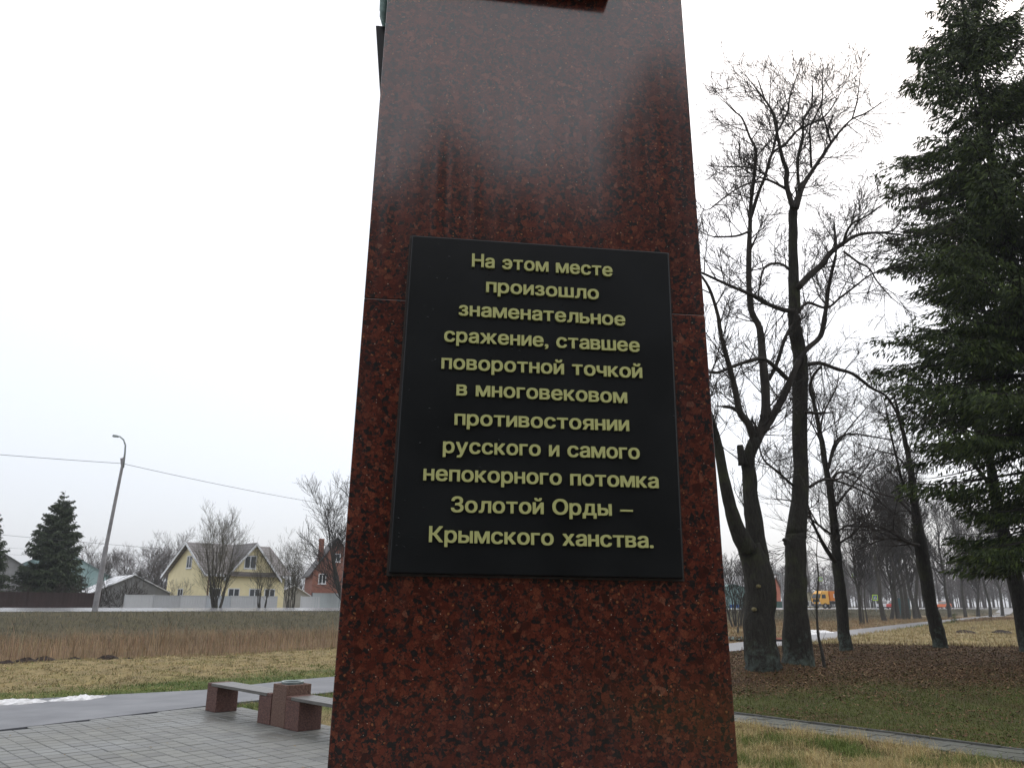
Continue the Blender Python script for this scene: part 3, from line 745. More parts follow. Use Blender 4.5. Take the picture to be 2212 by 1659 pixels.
# --- tree B: the straight one beside it
YB = 19.6; T = Tree(33); T.k = .0058; gB = GZ(1724, 1456)
T.limb(wpts([(1726, 1470), (1724, 1445), Z3(705, 800), Z3(690, 500), Z3(692, 250), Z3(690, 0), Z5(610, 1300), Z5(635, 1000), Z5(630, 600), Z5(635, 300), Z5(612, 120), Z5(592, 0), Z4(690, 1600), Z4(685, 1300), Z4(683, 1100), Z4(690, 1030)], YB, YB+.5),
       [rw(w, YB) for w in (84, 70, 58, 49, 44, 41, 42, 33, 31, 32, 29, 25, 28, 22, 21, 20)], 1.1, 1.3, .02, 3, True, .35, jag=.012)
for pp, ws, d in (
    ([Z4(685, 1040), Z4(645, 900), Z4(648, 820), Z4(620, 740), Z4(590, 600), Z4(560, 470), Z4(500, 380), Z4(440, 300)], (13, 12, 11, 9, 7, 5, 4, 3), -.6),
    ([Z4(700, 1040), Z4(735, 920), Z4(775, 850), Z4(850, 740), Z4(905, 655), Z4(965, 580), Z4(1030, 515), Z4(1110, 480), Z4(1200, 420)], (14, 13, 11, 9, 8, 6, 5, 4, 3), .5),
    ([Z4(720, 930), Z4(712, 830), Z4(715, 720), Z4(740, 620), Z4(745, 520), Z4(790, 440), Z4(800, 330)], (8, 7, 7, 6, 5, 4, 3), .9),
    ([Z4(790, 800), Z4(785, 650), Z4(785, 560), Z4(850, 420), Z4(855, 300)], (6, 5, 4.5, 3.5, 3), -.5),
    ([Z4(905, 655), Z4(880, 560), Z4(850, 470), Z4(855, 380)], (5, 4, 3, 2.5), -.8),
    ([Z4(1030, 515), Z4(1060, 400), Z4(1078, 250)], (4, 3, 2), .2),
    ([Z4(715, 1500), Z4(780, 1430), Z4(850, 1370), Z4(900, 1300), Z4(980, 1240), Z4(1060, 1195), Z4(1180, 1180), Z4(1330, 1195)], (18, 17, 16, 13, 11, 8, 6, 4), .8),
    ([Z4(980, 1240), Z4(1000, 1170), Z4(1040, 1120), Z4(1110, 1085), Z4(1200, 1020)], (8, 6, 5, 4, 3), -.5),
    ([Z4(1180, 1180), Z4(1270, 1165), Z4(1330, 1090), Z4(1400, 1040)], (5, 4, 3, 2.5), .5),
    ([Z4(930, 1290), Z4(930, 1200), Z4(925, 1120)], (6, 5, 3), .5),
    ([Z4(980, 1290), Z4(1060, 1350), Z4(1130, 1390), Z4(1180, 1470), Z4(1260, 1560)], (6, 5, 4, 3.5, 3), .6),
    ([Z4(700, 1640), Z4(620, 1630), Z4(520, 1590), Z4(430, 1540), Z4(290, 1480), Z4(160, 1420), Z4(60, 1380)], (12, 11, 10, 9, 7, 6, 4), -1.2),
    ([Z4(660, 1390), Z4(600, 1360), Z4(520, 1380), Z4(490, 1480), Z4(480, 1560)], (6, 6, 5, 4, 3), -.7),
    ([Z4(650, 930), Z4(560, 880), Z4(470, 850), Z4(380, 800)], (7, 6, 4, 3), -.7),
    ([Z4(720, 1640), Z4(770, 1590), Z4(880, 1620), Z4(960, 1560), Z4(1040, 1500), Z4(1150, 1420), Z4(1300, 1380)], (8, 7, 6, 6, 5, 4, 3), .9),
    ([Z5(670, 295), Z5(750, 285), Z5(850, 320), Z5(930, 342), Z5(1000, 390), Z5(1050, 430), Z5(1140, 480), Z5(1200, 580), Z5(1230, 680)], (10, 9, 9, 8, 8, 7, 6, 5, 4), 1.2),
    ([Z5(760, 300), Z5(710, 360), Z5(690, 450), Z5(730, 560), Z5(750, 690)], (6, 6, 5, 4, 4), .4),
    ([Z5(600, 400), Z5(550, 370), Z5(500, 320), Z5(430, 265), Z5(370, 262), Z5(250, 300), Z5(150, 340), Z5(80, 330)], (11, 11, 10, 9, 9, 7, 6, 5), -1.2),
    ([Z5(690, 1010), Z5(760, 970), Z5(850, 975), Z5(990, 1030), Z5(1100, 1100)], (8, 6, 5, 4, 3), .8),
    ([Z5(680, 1130), Z5(740, 1230), Z5(800, 1290)], (4, 3, 2), .6),
    ([Z5(590, 1000), Z5(500, 920), Z5(420, 850), Z5(390, 760)], (6, 5, 4, 3), -.6)):
    T.limb(wpts(pp, YB+.2, YB+.2+d*1.6), [rw(w_, YB) for w_ in ws], .40, 1.45, .02, 3, up=.08)
T.limb(wpts([Z5(660, 572), Z5(740, 578), Z5(830, 572)], YB-.1), [rw(w_, YB) for w_ in (8, 6, 2)], 9, .2, .004, 1, twigs=False)
p_ = [Z5(560, 1340), Z5(545, 1325), Z5(540, 1330)]; T.limb(wpts(p_, YB-.1), [rw(w_, YB) for w_ in (16, 14, 9)], 9, .2, .004, 1, True, twigs=False)
T.done('bare_tree', 'large bare tree with a tall straight trunk, right one of the close pair', 'tree', (gB.x, gB.y, 0), M_bark, M_twig)

# --- tree C and D
YC = 27; T = Tree(5); gC = GZ(1828, 1416)
T.limb(wpts([(1830, 1425), (1828, 1400), Z3(1005, 600), Z3(990, 400), Z3(968, 200), Z5(850, 1450), Z5(835, 1250), Z5(812, 1050), Z5(785, 900), Z5(752, 700), Z5(722, 560), Z5(700, 420)], YC, YC+.6),
       [rw(w_, YC) for w_ in (34, 26, 24, 23, 20, 21, 17, 15, 13, 11, 8, 6)], .8, 1.8, .028, 3, True, .3, jag=.012)
for pp, ws, d in (
    ([Z5(840, 1450), Z5(790, 1380), Z5(740, 1290), Z5(700, 1200), Z5(680, 1120)], (11, 9, 7, 5, 4), -1),
    ([Z5(800, 900), Z5(830, 770), Z5(880, 710), Z5(960, 700), Z5(1060, 715), Z5(1170, 735)], (7, 6, 5, 4, 3.5, 3), 1),
    ([Z5(810, 1010), Z5(850, 930), Z5(920, 930), Z5(1000, 980), Z5(1100, 1090)], (6, 5, 4, 3, 3), -1),
    ([Z5(840, 1280), Z5(920, 1235), Z5(1050, 1255), Z5(1200, 1320)], (5, 4, 3, 2.5), 1),
    ([Z5(835, 1130), Z5(900, 1050), Z5(980, 950), Z5(1050, 850)], (5, 4, 3, 2.5), -.6),
    ([Z5(800, 880), Z5(850, 760), Z5(940, 640), Z5(1010, 560)], (5, 4, 3, 2.5), .6),
    ([Z5(860, 1340), Z5(960, 1270), Z5(1060, 1130), Z5(1110, 1070)], (5, 4, 3, 2), .5),
    ([Z5(750, 700), Z5(770, 580), Z5(840, 440), Z5(860, 350)], (5, 4, 3, 2), .5),
    ([Z5(760, 760), Z5(700, 640), Z5(640, 560)], (4, 3, 2), -1),
    ([Z5(820, 1290), Z5(700, 1200), Z5(600, 1100), Z5(480, 1080)], (5, 4, 3, 2), -1.2)):
    T.limb(wpts(pp, YC+.2, YC+.2+d*2), [rw(w_, YC) for w_ in ws], .45, 1.9, .024, 3, up=.18)
T.done('bare_tree', 'slender dark bare tree with arching limbs, just right of the large pair', 'tree', (gC.x, gC.y, 0), M_bark, M_twig)
YD = 28.6; T = Tree(8); gD = GZ(2035, 1412)
T.limb(wpts([(2034, 1420), (2032, 1395), Z3(1625, 600), Z3(1585, 450), Z3(1545, 200), Z3(1512, 0), Z5(1330, 1300), Z5(1310, 1150), Z5(1290, 980), Z5(1262, 800), Z5(1225, 650), Z5(1190, 500)], YD, YD+.5),
       [rw(w_, YD) for w_ in (36, 30, 27, 25, 27, 25, 22, 17, 14, 11, 8, 5)], .7, 2.0, .028, 3, True, .3, jag=.012)
for pp, ws, d in (
    ([Z5(1300, 1100), Z5(1240, 1000), Z5(1200, 850), Z5(1160, 680), Z5(1140, 560)], (7, 6, 5, 4, 3), -1),
    ([Z5(1330, 1350), Z5(1250, 1330), Z5(1120, 1250), Z5(1000, 1240), Z5(880, 1240)], (6, 5, 4, 3, 2), -1),
    ([Z5(1320, 1200), Z5(1200, 1080), Z5(1100, 1050), Z5(960, 990)], (6, 5, 4, 3), 1),
    ([Z5(1300, 1350), Z5(1180, 1310), Z5(1080, 1330), Z5(960, 1380)], (5, 4, 3, 2), .5),
    ([Z5(1290, 950), Z5(1200, 830), Z5(1100, 800), Z5(980, 760)], (5, 4, 3, 2), .8)):
    T.limb(wpts(pp, YD, YD+d*2), [rw(w_, YD) for w_ in ws], .45, 2.0, .024, 3, up=.18)
T.done('bare_tree', 'bare tree with a bent trunk leaning left, beside the hanging spruce boughs', 'tree', (gD.x, gD.y, 0), M_bark, M_twig)

# ---- generic bare trees
def bare_proto(seed, H, lean=0., tw=.17, k=.008, crown=.35, mt=None, mc=None, stems=1, spread=.0, dens=1.0, maxl=3, blen=.3, up=.35):
    T = Tree(seed); T.k = k; r = T.r
    for s in range(stems):
        a = r.uniform(0, 6.28) if stems > 1 else 0; sp = spread*r.uniform(.5, 1.2)
        pts = [Vector((0, 0, -.15))]; n = 7; x, y = (math.cos(a)*.25, math.sin(a)*.25) if stems > 1 else (0, 0)
        pts[0] = Vector((x, y, -.15)); h = H*r.uniform(.72, 1.0) if stems > 1 else H
        for i in range(1, n+1):
            f = i/n; x += math.cos(a)*sp*h/n+lean*h/n+r.uniform(-.02, .02)*h; y += math.sin(a)*sp*h/n+r.uniform(-.02, .02)*h
            pts.append(Vector((x, y, h*f*.86)))
        rad = [tw*(1-.86*i/n)*(1.25 if i == 0 else 1) for i in range(n+1)]
        T.limb(pts, rad, H*.028 if stems == 1 else H*.055, H*blen, tw*.3, maxl, True, crown, up=up, dens=dens)
    return T
# avenue of trees along the path behind; each placed by where it stands
protos = []
for i in range(4):
    T = bare_proto(60+i, 15, (-.03, .03, -.06, .02)[i], .24, .013, (.28, .33, .22, .38)[i], dens=.62)
    protos.append(T)
pobj = {}
def place_proto(i, x, y, sc_, rz, label, name='bare_tree', cat='tree', group=None):
    z = tz(x, y)
    if i not in pobj:
        t = protos[i].done(name, label, cat, (0, 0, 0), M_bark2, M_twig); pobj[i] = t
    else:
        t = copy_tree(pobj[i]); t['label'] = label
    t.location = (x, y, z); t.rotation_euler = (0, 0, rz); t.scale = (sc_,)*3
    if group: t['group'] = group
    return t
AV = 'trees lining the path further back'
av = [(1860, 1346, 70, .62, 'two-stemmed bare tree right of the slender dark tree, left of the square crossing sign'),
      (1911, 1340, 84, 1.0, 'first trunk to the right of the square crossing sign in the row along the path'),
      (1925, 1337, 92, .9, 'second trunk right of the square crossing sign, touching the first'),
      (1941, 1336, 92, 1.05, 'third trunk right of the square crossing sign in the row along the path'),
      (1951, 1337, 95, .95, 'thin trunk in front of the dark green board, fourth in the row'),
      (1962, 1335, 98, 1.1, 'trunk right of the dark green board, fifth in the row along the path'),
      (1978, 1333, 100, 1.15, 'broad pale trunk sixth in the row, before the leaning tree'),
      (1988, 1333, 104, 1.1, 'last trunk of the row before the leaning tree, beside a pale fallen log'),
      (2052, 1333, 105, 1.0, 'bare tree just right of the leaning tree on the far side of the path')]
for n_, (px, py, Y, s_, lab) in enumerate(av):
    p = PY(px, py, Y); place_proto(n_ % 4, p.x, p.y, s_, n_*1.9, lab, group=AV)
for n_, (px, Y, s_, lab) in enumerate(((2085, 120, 1.0, 'distant bare tree above the far end of the path, leftmost under the spruce boughs'),
        (2112, 130, 1.05, 'distant bare tree under the dark spruce boughs, left of where the path vanishes'),
        (2138, 125, .95, 'distant bare tree seen through the gap below the spruce, near the path end'),
        (2165, 140, 1.1, 'distant bare tree standing at the vanishing end of the path'),
        (2195, 118, 1.0, 'distant bare tree at the right picture edge beyond the straw meadow'))):
    p = PY(px, 1325, Y); place_proto((n_+1) % 4, p.x, p.y, s_, n_*2.3, lab, group=AV)
# thin stems beside the first one
T = bare_proto(91, 8, .10, .07, .01, .4, dens=.55); p = PY(1874, 1346, 69)
T.done('bare_tree', 'thin leaning bare stem on a dark hummock left of the square crossing sign', 'tree', (0, 0, 0), M_bark2, M_twig).location = (p.x, p.y, 0)
T = bare_proto(92, 8, -.02, .06, .01, .4, dens=.55); p = PY(1867, 1346, 69.5)
T.done('bare_tree', 'thin upright bare stem between the two-stemmed tree and the leaning stem', 'tree', (0, 0, 0), M_bark2, M_twig).location = (p.x, p.y, 0)
# trunk at the right picture edge
T = bare_proto(95, 13, .02, .3, .008, .5, dens=.6); p = GZ(2232, 1420)
T.done('bare_tree', 'dark trunk cut by the right picture edge under the spruce', 'tree', (0, 0, 0), M_bark, M_twig).location = (p.x, p.y, 0)
# thin sapling in front of the pair
T = Tree(14); gS = GZ(1783, 1450)
T.limb(wpts([(1783, 1452), (1775, 1405), (1768, 1375), (1765, 1340), (1764, 1300), (1767, 1265), (1767, 1230), (1764, 1200), (1766, 1160)], 20.3), [.045, .038, .032, .028, .024, .02, .016, .012, .007], .28, .55, .008, 2, True, .15)
T.done('sapling', 'thin bare sapling with a wavy stem right of the two big trunks', 'sapling', (gS.x, gS.y, 0), M_bark2, M_twig)
# bush next to the stele
T = bare_proto(96, 5.2, 0, .06, .008, .2, stems=9, spread=.28, dens=.6); p = GZ(1592, 1356)
T.done('bare_bush', 'bare many-stemmed bush between the stele and the leaning tree', 'bush', (0, 0, 0), M_bark2, M_twig).location = (p.x, p.y, 0)
# left side, beyond the road
def far_bare(px, Y, H, seed, label, name='bare_tree', cat='tree', stems=1, spread=.0, tw=.15, dens=.8, crown=.2, k=.012, mc=None, lean=0, up=.35, blen=.3, maxl=3):
    p = PY(px, 1310, Y); z = tz(p.x, p.y)
    T = bare_proto(seed, H, lean, tw, k, crown, stems=stems, spread=spread, dens=dens, up=up, blen=blen, maxl=maxl)
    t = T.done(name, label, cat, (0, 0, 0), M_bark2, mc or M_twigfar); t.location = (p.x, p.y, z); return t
far_bare(468, 60, 6.6, 101, 'broad many-stemmed bare shrub in front of the yellow house', 'bare_bush', 'bush', 14, .17, .05, .5, .15, k=.005, mc=M_shrub)
far_bare(566, 64, 4.6, 102, 'slim bare shrub in front of the right corner of the yellow house', 'bare_bush', 'bush', 9, .12, .035, .45, .2, k=.005, mc=M_shrub)
far_bare(627, 67, 5.6, 103, 'upright bare shrub between the yellow house and the red brick house', 'bare_bush', 'bush', 9, .12, .04, .5, .2, k=.005, mc=M_shrub)
far_bare(752, 76, 12.6, 104, 'round-crowned bare tree half hidden behind the left edge of the stele', 'tree' and 'bare_tree', 'tree', 5, .25, .16, .8, .15, k=.011, mc=M_twig, up=.2)
far_bare(385, 70, 3.2, 112, 'small bare shrub at the left gable wall of the yellow house', 'bare_bush', 'bush', 4, .2, .02, .5, .3, k=.005)
far_bare(465, 110, 12, 105, 'bare tree rising behind the ridge of the yellow house', 'bare_tree', 'tree', 1, 0, .12, .7, .4, k=.008)
bg = [(200, 112, 9.0, 'grey bare tree in the distance just left of the lamp post'), (228, 118, 8.5, 'grey bare tree in the distance behind the lamp post'),
      (285, 115, 9.3, 'grey bare tree behind the grey shed, left of two'), (320, 122, 10.5, 'grey bare tree behind the grey shed, right of two'),
      (350, 125, 10.8, 'pale bare tree behind the left gable of the yellow house'), (640, 118, 6.5, 'dark low bare tree between the yellow and red houses')]
for n_, (px, Y, H, lab) in enumerate(bg): far_bare(px, Y, H, 120+n_, lab, stems=4, spread=.3, tw=.12, dens=.8, crown=.1, k=.010, up=.2)
# right, behind road
for n_, (px, Y, H, lab) in enumerate(((1715, 190, 9, 'far bare tree behind the red house with a chimney'), (1822, 185, 12, 'far bare tree behind the orange truck'),
        (1885, 175, 13, 'far bare tree directly behind the square crossing sign'))):
    p = PY(px, 1312, Y); t = copy_tree(pobj[n_]); t['label'] = lab; t['group'] = AV; t.location = (p.x, p.y, tz(p.x, p.y)); t.scale = (H/15,)*3; t.rotation_euler = (0, 0, n_)
    if 'group' in t: del t['group']
# woodland far off: many instances of fuzzy trees joined into one mass
wv = MB(); R5 = random.Random(5)
for q in range(420):
    px = R5.uniform(1560, 2700); Y = R5.uniform(190, 330); p = PY(px, 1320, Y); h = R5.uniform(9, 17); x, y = p.x, p.y; z = tz(x, y)
    lx = R5.uniform(-.06, .06)
    wv.tube([(x, y, z), (x+lx*h*.5, y, z+h*.5), (x+lx*h, y, z+h)], [.22, .14, .05], 3, False)
    for b_ in range(46):
        f = R5.uniform(.22, .98); a = R5.uniform(0, 6.28); l = h*R5.uniform(.12, .26)*(1.2-f*.7)
        o = Vector((x+lx*h*f, y, z+h*f)); e = o+Vector((math.cos(a)*l, math.sin(a)*l, l*R5.uniform(.3, 1.1)))
        wv.tube([o, e], [.06, .025], 3, False)
        for c_ in range(3):
            g_ = o.lerp(e, R5.uniform(.3, .9)); wv.tube([g_, g_+Vector((R5.uniform(-1, 1), R5.uniform(-1, 1), R5.uniform(-.1, 1)))*l*.55], [.03, .02], 3, False)
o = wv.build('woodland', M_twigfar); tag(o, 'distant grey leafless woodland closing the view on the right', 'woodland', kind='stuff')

# ---------------------------------------------------------------- spruces
def spruce(seed, H, reach, whorl=.38, nb=7, z0=1.2, sprays=60, sl=.3, sw=.035, greens=((.018, .030, .012), (.040, .060, .018)), droop=.35, k=1.0, gaps=False):
    r = np.random.default_rng(seed); tb = MB(); BV = []; cols = []; bark = MB()
    tb.tube([(0, 0, -.2), (0, 0, 1), (0, 0, H*.5), (0, 0, H*.85), (0, 0, H)], [H*.0135, H*.010, H*.0055, H*.002, .01], 10)
    z = z0; P_ = []; D_ = []; S_ = []
    while z < H-.15:
        R = np.interp(z/H, [a for a, _ in reach], [b for _, b in reach])
        for q in range(nb if z < H*.9 else 4):
            a = r.uniform(0, 2*np.pi)
            if gaps and math.sin(a*2+z*1.9)+math.sin(a*3-z*1.1) > 1.0: continue
            Lb = R*r.uniform(.62, 1.12); zz = z+r.uniform(-.25, .25)
            up0 = .25*(z/H)+r.uniform(-.05, .1); m = 7
            t = np.linspace(0, 1, m)
            hx = Lb*t; hz = Lb*(up0*t-droop*(1.1-.8*z/H)*t**1.6+.16*t**4)
            pts = np.c_[np.cos(a)*hx, np.sin(a)*hx, zz+hz]
            if Lb > .5: bark.tube([Vector(p) for p in pts], [.045*(Lb/4+.2)*(1-.85*i/(m-1)) for i in range(m)], 3, False)
            n = int(sprays*Lb*k)+6
            tt = r.uniform(.01, 1.0, n)**.9; i = np.clip((tt*(m-1)).astype(int), 0, m-2); f = tt*(m-1)-i
            base = pts[i]+(pts[i+1]-pts[i])*f[:, None]
            side = r.choice([-1, 1], n); wdt = (1-.55*tt)*Lb*.30*r.uniform(.0, 1, n)
            sv = np.array([-np.sin(a), np.cos(a), 0]); ov = np.array([np.cos(a), np.sin(a), 0])
            base = base+sv*(side*wdt)[:, None]+ov*(wdt*.5)[:, None]; base[:, 2] -= wdt*.45+r.uniform(0, .32, n)*(1-.5*tt)*min(1, Lb/3)
            hang = r.uniform(.2, 1, n)
            d = ov*(1-hang*.7)[:, None]+sv*(side*r.uniform(.1, .8, n))[:, None]; d[:, 2] -= hang*1.5*(1-.35*tt); d[:, 2] += r.uniform(-.1, .3, n)
            d /= np.linalg.norm(d, axis=1)[:, None]
            P_.append(base); D_.append(d); S_.append(np.full(n, 1.0)*r.uniform(.6, 1.3, n)*(.6+.4*min(1, Lb/2)))
        z += whorl*r.uniform(.8, 1.2)
    P = np.vstack(P_); D = np.vstack(D_); S = np.concatenate(S_); n = len(P)
    A = np.cross(D, r.normal(size=(n, 3))); A /= np.linalg.norm(A, axis=1)[:, None]
    l = (sl*S)[:, None]; wv_ = (sw*S*r.uniform(.7, 1.3, n))[:, None]
    mid = P+D*l*.45
    V = np.stack([P, mid+A*wv_, P+D*l, mid-A*wv_], 1).reshape(-1, 3)
    Fa = np.arange(n*4).reshape(n, 4)
    c0, c1 = np.array(greens[0]), np.array(greens[1]); tcl = r.uniform(0, 1, n)**1.6
    C = (c0+(c1-c0)*tcl[:, None]); C = np.repeat(C, 4, 0)
    return tb, bark, npmesh('crown', V, Fa, C)
def spruce_obj(data, name, label, loc, bmat=M_bark, group=None):
    tb, bk, me = data; t = thing(name, label, 'tree', loc, 0, group)
    tb.build('trunk', bmat, t, smooth=True); bk.build('boughs', M_twig, t); link('needles', me, M_needle, t); return t
gSp = GZ(2348, 1440)
big_sp = spruce(3, 27, [(0, 3.2), (.06, 2.4), (.12, 2.9), (.22, 4.1), (.4, 4.1), (.55, 3.3), (.7, 2.3), (.77, 1.8), (.84, .85), (1, .12)], .38, 9, 3.0, 165, .22, .024, ((.018, .032, .009), (.085, .118, .022)), droop=.30, gaps=True)
spruce_obj(big_sp, 'spruce', 'huge dark spruce with drooping boughs filling the right edge', (gSp.x, gSp.y, 0))
sp2 = spruce(4, 11.2, [(0, 2.5), (.1, 2.9), (.3, 2.7), (.6, 1.9), (.85, 1.0), (1, .12)], .27, 11, .4, 80, .28, .045, ((.03, .045, .022), (.06, .08, .035)), .28)
p = PY(100, 1310, 72); s1 = spruce_obj(sp2, 'spruce', 'broad dark green spruce behind the brown fence at left', (p.x, p.y, tz(p.x, p.y)), M_bark2)
p = PY(-62, 1310, 66); s2 = copy_tree(s1); s2['label'] = 'spruce cut by the left picture edge'; s2.location = (p.x, p.y, tz(p.x, p.y)); s2.rotation_euler = (0, 0, 2); s2.scale = (.83,)*3
# little young spruce by the path
sp3 = spruce(6, 1.0, [(0, .45), (1, .05)], .1, 5, .1, 60, .14, .02, ((.05, .07, .02), (.10, .12, .03)), .0); p = GZ(2064, 1348)
spruce_obj(sp3, 'spruce', 'tiny light green young spruce at the edge of the path', (p.x, p.y, 0))
# spruces behind the photographer: they are what the polished stone mirrors
for n_, (x, y, s_, lab) in enumerate(((11.7, -20, 1.20, 'pointed spruce behind the camera, the tallest silhouette at right in the polished stone'), (16.2, -22, .80, 'spruce behind the camera at far right of the reflection'), (3.0, -20.5, .97, 'spruce behind the camera, the silhouette left of centre in the polished stone'),
        (0.2, -21, .84, 'spruce behind the camera, reflected near the left edge of the stone'), (6.6, -24, 1.0, 'low spruce behind the camera filling the dip between the two peaks'), (9.3, -26, 1.08, 'spruce behind the camera between the low one and the tall pointed one'), (4.6, -26, 1.02, 'spruce behind the camera behind the left-hand silhouette'), (-4.0, -22, .9, 'spruce behind the camera, just left of the reflected group'), (18.5, -24, .95, 'outermost spruce behind the camera at right'))):
    if n_ == 0: tref = spruce_obj(spruce(9, 20, [(0, 4.4), (.3, 4.0), (.6, 2.9), (.85, 1.6), (1, .1)], .5, 8, .6, 26, .5, .12), 'spruce', lab, (x, y, 0)); t = tref
    else: t = copy_tree(tref); t['label'] = lab
    t.location = (x, y, 0); t.scale = (s_, s_, s_*(1 if n_ else .98)); t.rotation_euler = (0, 0, n_*1.3)

# ---------------------------------------------------------------- buildings
M_yel = simple('yellow_render', (.80, .70, .42), (.88, .78, .50), 1.2, .9, 0)
M_roof = mat('brown_metal_tile', (.09, .08, .08), .5)
def rooftile():
    m = M_roof; v = coords(m); s = N(m, 'ShaderNodeSeparateXYZ'); L(m, v, s.inputs[0])
    wv_ = N(m, 'ShaderNodeTexWave', bands_direction='Z'); wv_.inputs['Scale'].default_value = 1.1; L(m, v, wv_.inputs['Vector'])
    L(m, ramp(m, wv_.outputs['Fac'], [(0, (.075, .066, .066)), (1, (.15, .135, .135))]), bsdf(m).inputs['Base Color'])
rooftile()
M_white = mat('white_plastic', (.72, .73, .75), .5)
M_glass = mat('window_glass', (.035, .04, .045), .08, spec=.7)
M_brick = simple('red_brick_wall', (.20, .085, .06), (.30, .13, .09), 3, .9, 0)
M_grey = simple('grey_boards', (.20, .20, .20), (.28, .28, .28), 2, .9, 0)
M_teal = simple('pale_teal_render', (.30, .44, .44), (.40, .53, .52), 1, .9, 0)
M_wfence = simple('white_sheet_fence', (.52, .53, .55), (.60, .61, .63), .6, .6, 0)
M_wfence2 = simple('pale_blue_sheet_fence', (.45, .48, .52), (.53, .56, .60), .6, .6, 0)
M_bfence = simple('brown_sheet_fence', (.028, .016, .015), (.05, .028, .026), 1, .6, 0)
M_gfence = simple('green_sheet_fence', (.02, .07, .055), (.03, .10, .08), 1, .6, 0)
def window(parent, P, U, W, H, m=1, name='window'):
    """P centre, U unit vector along wall (local), outward normal = U x Z"""
    U = Vector(U).normalized(); Nn = U.cross(Vector((0, 0, 1))); P = Vector(P)
    fr = MB(); t = .09
    def bar(u0, u1, z0, z1, o0=-.02, o1=.05):
        q = [P+U*u0+Nn*o0, P+U*u1+Nn*o0, P+U*u1+Nn*o1, P+U*u0+Nn*o1]
        fr.hexa([(a.x, a.y, a.z+z0) for a in q], [(a.x, a.y, a.z+z1) for a in q])
    bar(-W/2, W/2, -H/2, -H/2+t); bar(-W/2, W/2, H/2-t, H/2); bar(-W/2, -W/2+t, -H/2+t, H/2-t); bar(W/2-t, W/2, -H/2+t, H/2-t)
    for k in range(m):
        u = -W/2+W*(k+1)/(m+1); bar(u-t*.55, u+t*.55, -H/2+t, H/2-t)
    bar(-W/2-.06, W/2+.06, -H/2-.06, -H/2-.002, 0, .12)
    f = fr.build(name, M_white, parent)
    g = MB(); q = [P+U*(-W/2+.02)+Nn*.02, P+U*(W/2-.02)+Nn*.02]
    g.hexa([(q[0].x, q[0].y, P.z-H/2+.02), (q[1].x, q[1].y, P.z-H/2+.02), (q[1].x+Nn.x*.015, q[1].y+Nn.y*.015, P.z-H/2+.02), (q[0].x+Nn.x*.015, q[0].y+Nn.y*.015, P.z-H/2+.02)],
           [(q[0].x, q[0].y, P.z+H/2-.02), (q[1].x, q[1].y, P.z+H/2-.02), (q[1].x+Nn.x*.015, q[1].y+Nn.y*.015, P.z+H/2-.02), (q[0].x+Nn.x*.015, q[0].y+Nn.y*.015, P.z+H/2-.02)])
    g.build('pane', M_glass, f)
def slab(b, pts, th):
    """thick roof panel through 4 (or 3) points, thickness th downwards"""
    b.hexa([(p[0], p[1], p[2]-th) for p in pts], pts)
# yellow house: local x along the road front, local y to the back
K = PY(443, 1300, 80); yl = thing('yellow_house', 'yellow two-storey house with brown roof and two front gables behind the white fence', 'house', (K.x, K.y, .3), math.radians(45))
LX, WY, EH, RH = 8.6, 10.0, 4.3, 7.35
b = MB(); b.hexa([(0, 0, 0), (LX, 0, 0), (LX, WY, 0), (0, WY, 0)], [(0, 0, EH), (LX, 0, EH), (LX, WY, EH), (0, WY, EH)])
b.add([(0, 0, EH), (0, WY, EH), (0, WY/2, RH-.05), (LX, 0, EH), (LX, WY, EH), (LX, WY/2, RH-.05)], [(0, 2, 1), (3, 4, 5), (0, 3, 5, 2), (1, 2, 5, 4)])
gx0, gx1, gxm = 1.9, 7.5, 4.7
b.add([(gx0, -.012, EH-.3), (gx1, -.012, EH-.3), (gxm, -.012, RH-.12), (gx0, WY/2, EH-.3), (gx1, WY/2, EH-.3), (gxm, WY/2, RH-.12)], [(0, 1, 2), (0, 2, 5, 3), (1, 4, 5, 2)])
b.build('wall', M_yel, yl)
b = MB(); ov = .55; s_ = (RH-EH)/(WY/2); ez = EH-ov*s_
slab(b, [(-ov, -ov, ez), (LX+ov, -ov, ez), (LX+ov, WY/2, RH), (-ov, WY/2, RH)], .14)
slab(b, [(-ov, WY/2, RH+.002), (LX+ov, WY/2, RH+.002), (LX+ov, WY+ov, ez), (-ov, WY+ov, ez)], .14)
sg = (RH-.05-(EH-.25))/(gxm-gx0)
slab(b, [(gx0-ov*.8, -ov, EH-.25-ov*.8*sg), (gxm, -ov, RH-.03), (gxm, WY/2, RH-.03), (gx0-ov*.8, WY/2, EH-.25-ov*.8*sg)], .12)
slab(b, [(gxm, -ov, RH-.031), (gx1+ov*.8, -ov, EH-.25-ov*.8*sg), (gx1+ov*.8, WY/2, EH-.25-ov*.8*sg), (gxm, WY/2, RH-.031)], .12)
b.build('roof', M_roof, yl)
b = MB()      # white bargeboards
def board(p, q, h=.3, n=(0, -1, 0), t=.04):
    p, q, n = Vector(p), Vector(q), Vector(n)
    b.hexa([p+n*.01-Vector((0, 0, h)), q+n*.01-Vector((0, 0, h)), q+n*t-Vector((0, 0, h)), p+n*t-Vector((0, 0, h))], [p+n*.01, q+n*.01, q+n*t, p+n*t])
board((gx0-.44, -ov, EH-.27-.44*sg), (gxm, -ov, RH-.07)); board((gxm, -ov, RH-.07), (gx1+.44, -ov, EH-.27-.44*sg))
board((-ov, -ov, ez), (-ov, WY/2, RH), .28, (-1, 0, 0)); board((-ov, WY/2, RH), (-ov, WY+ov, ez), .28, (-1, 0, 0))
board((-ov, -ov, ez), (gx0-.44, -ov, ez), .22); board((gx1+.44, -ov, ez), (LX+ov, -ov, ez), .22)
b.build('bargeboard', M_white, yl)
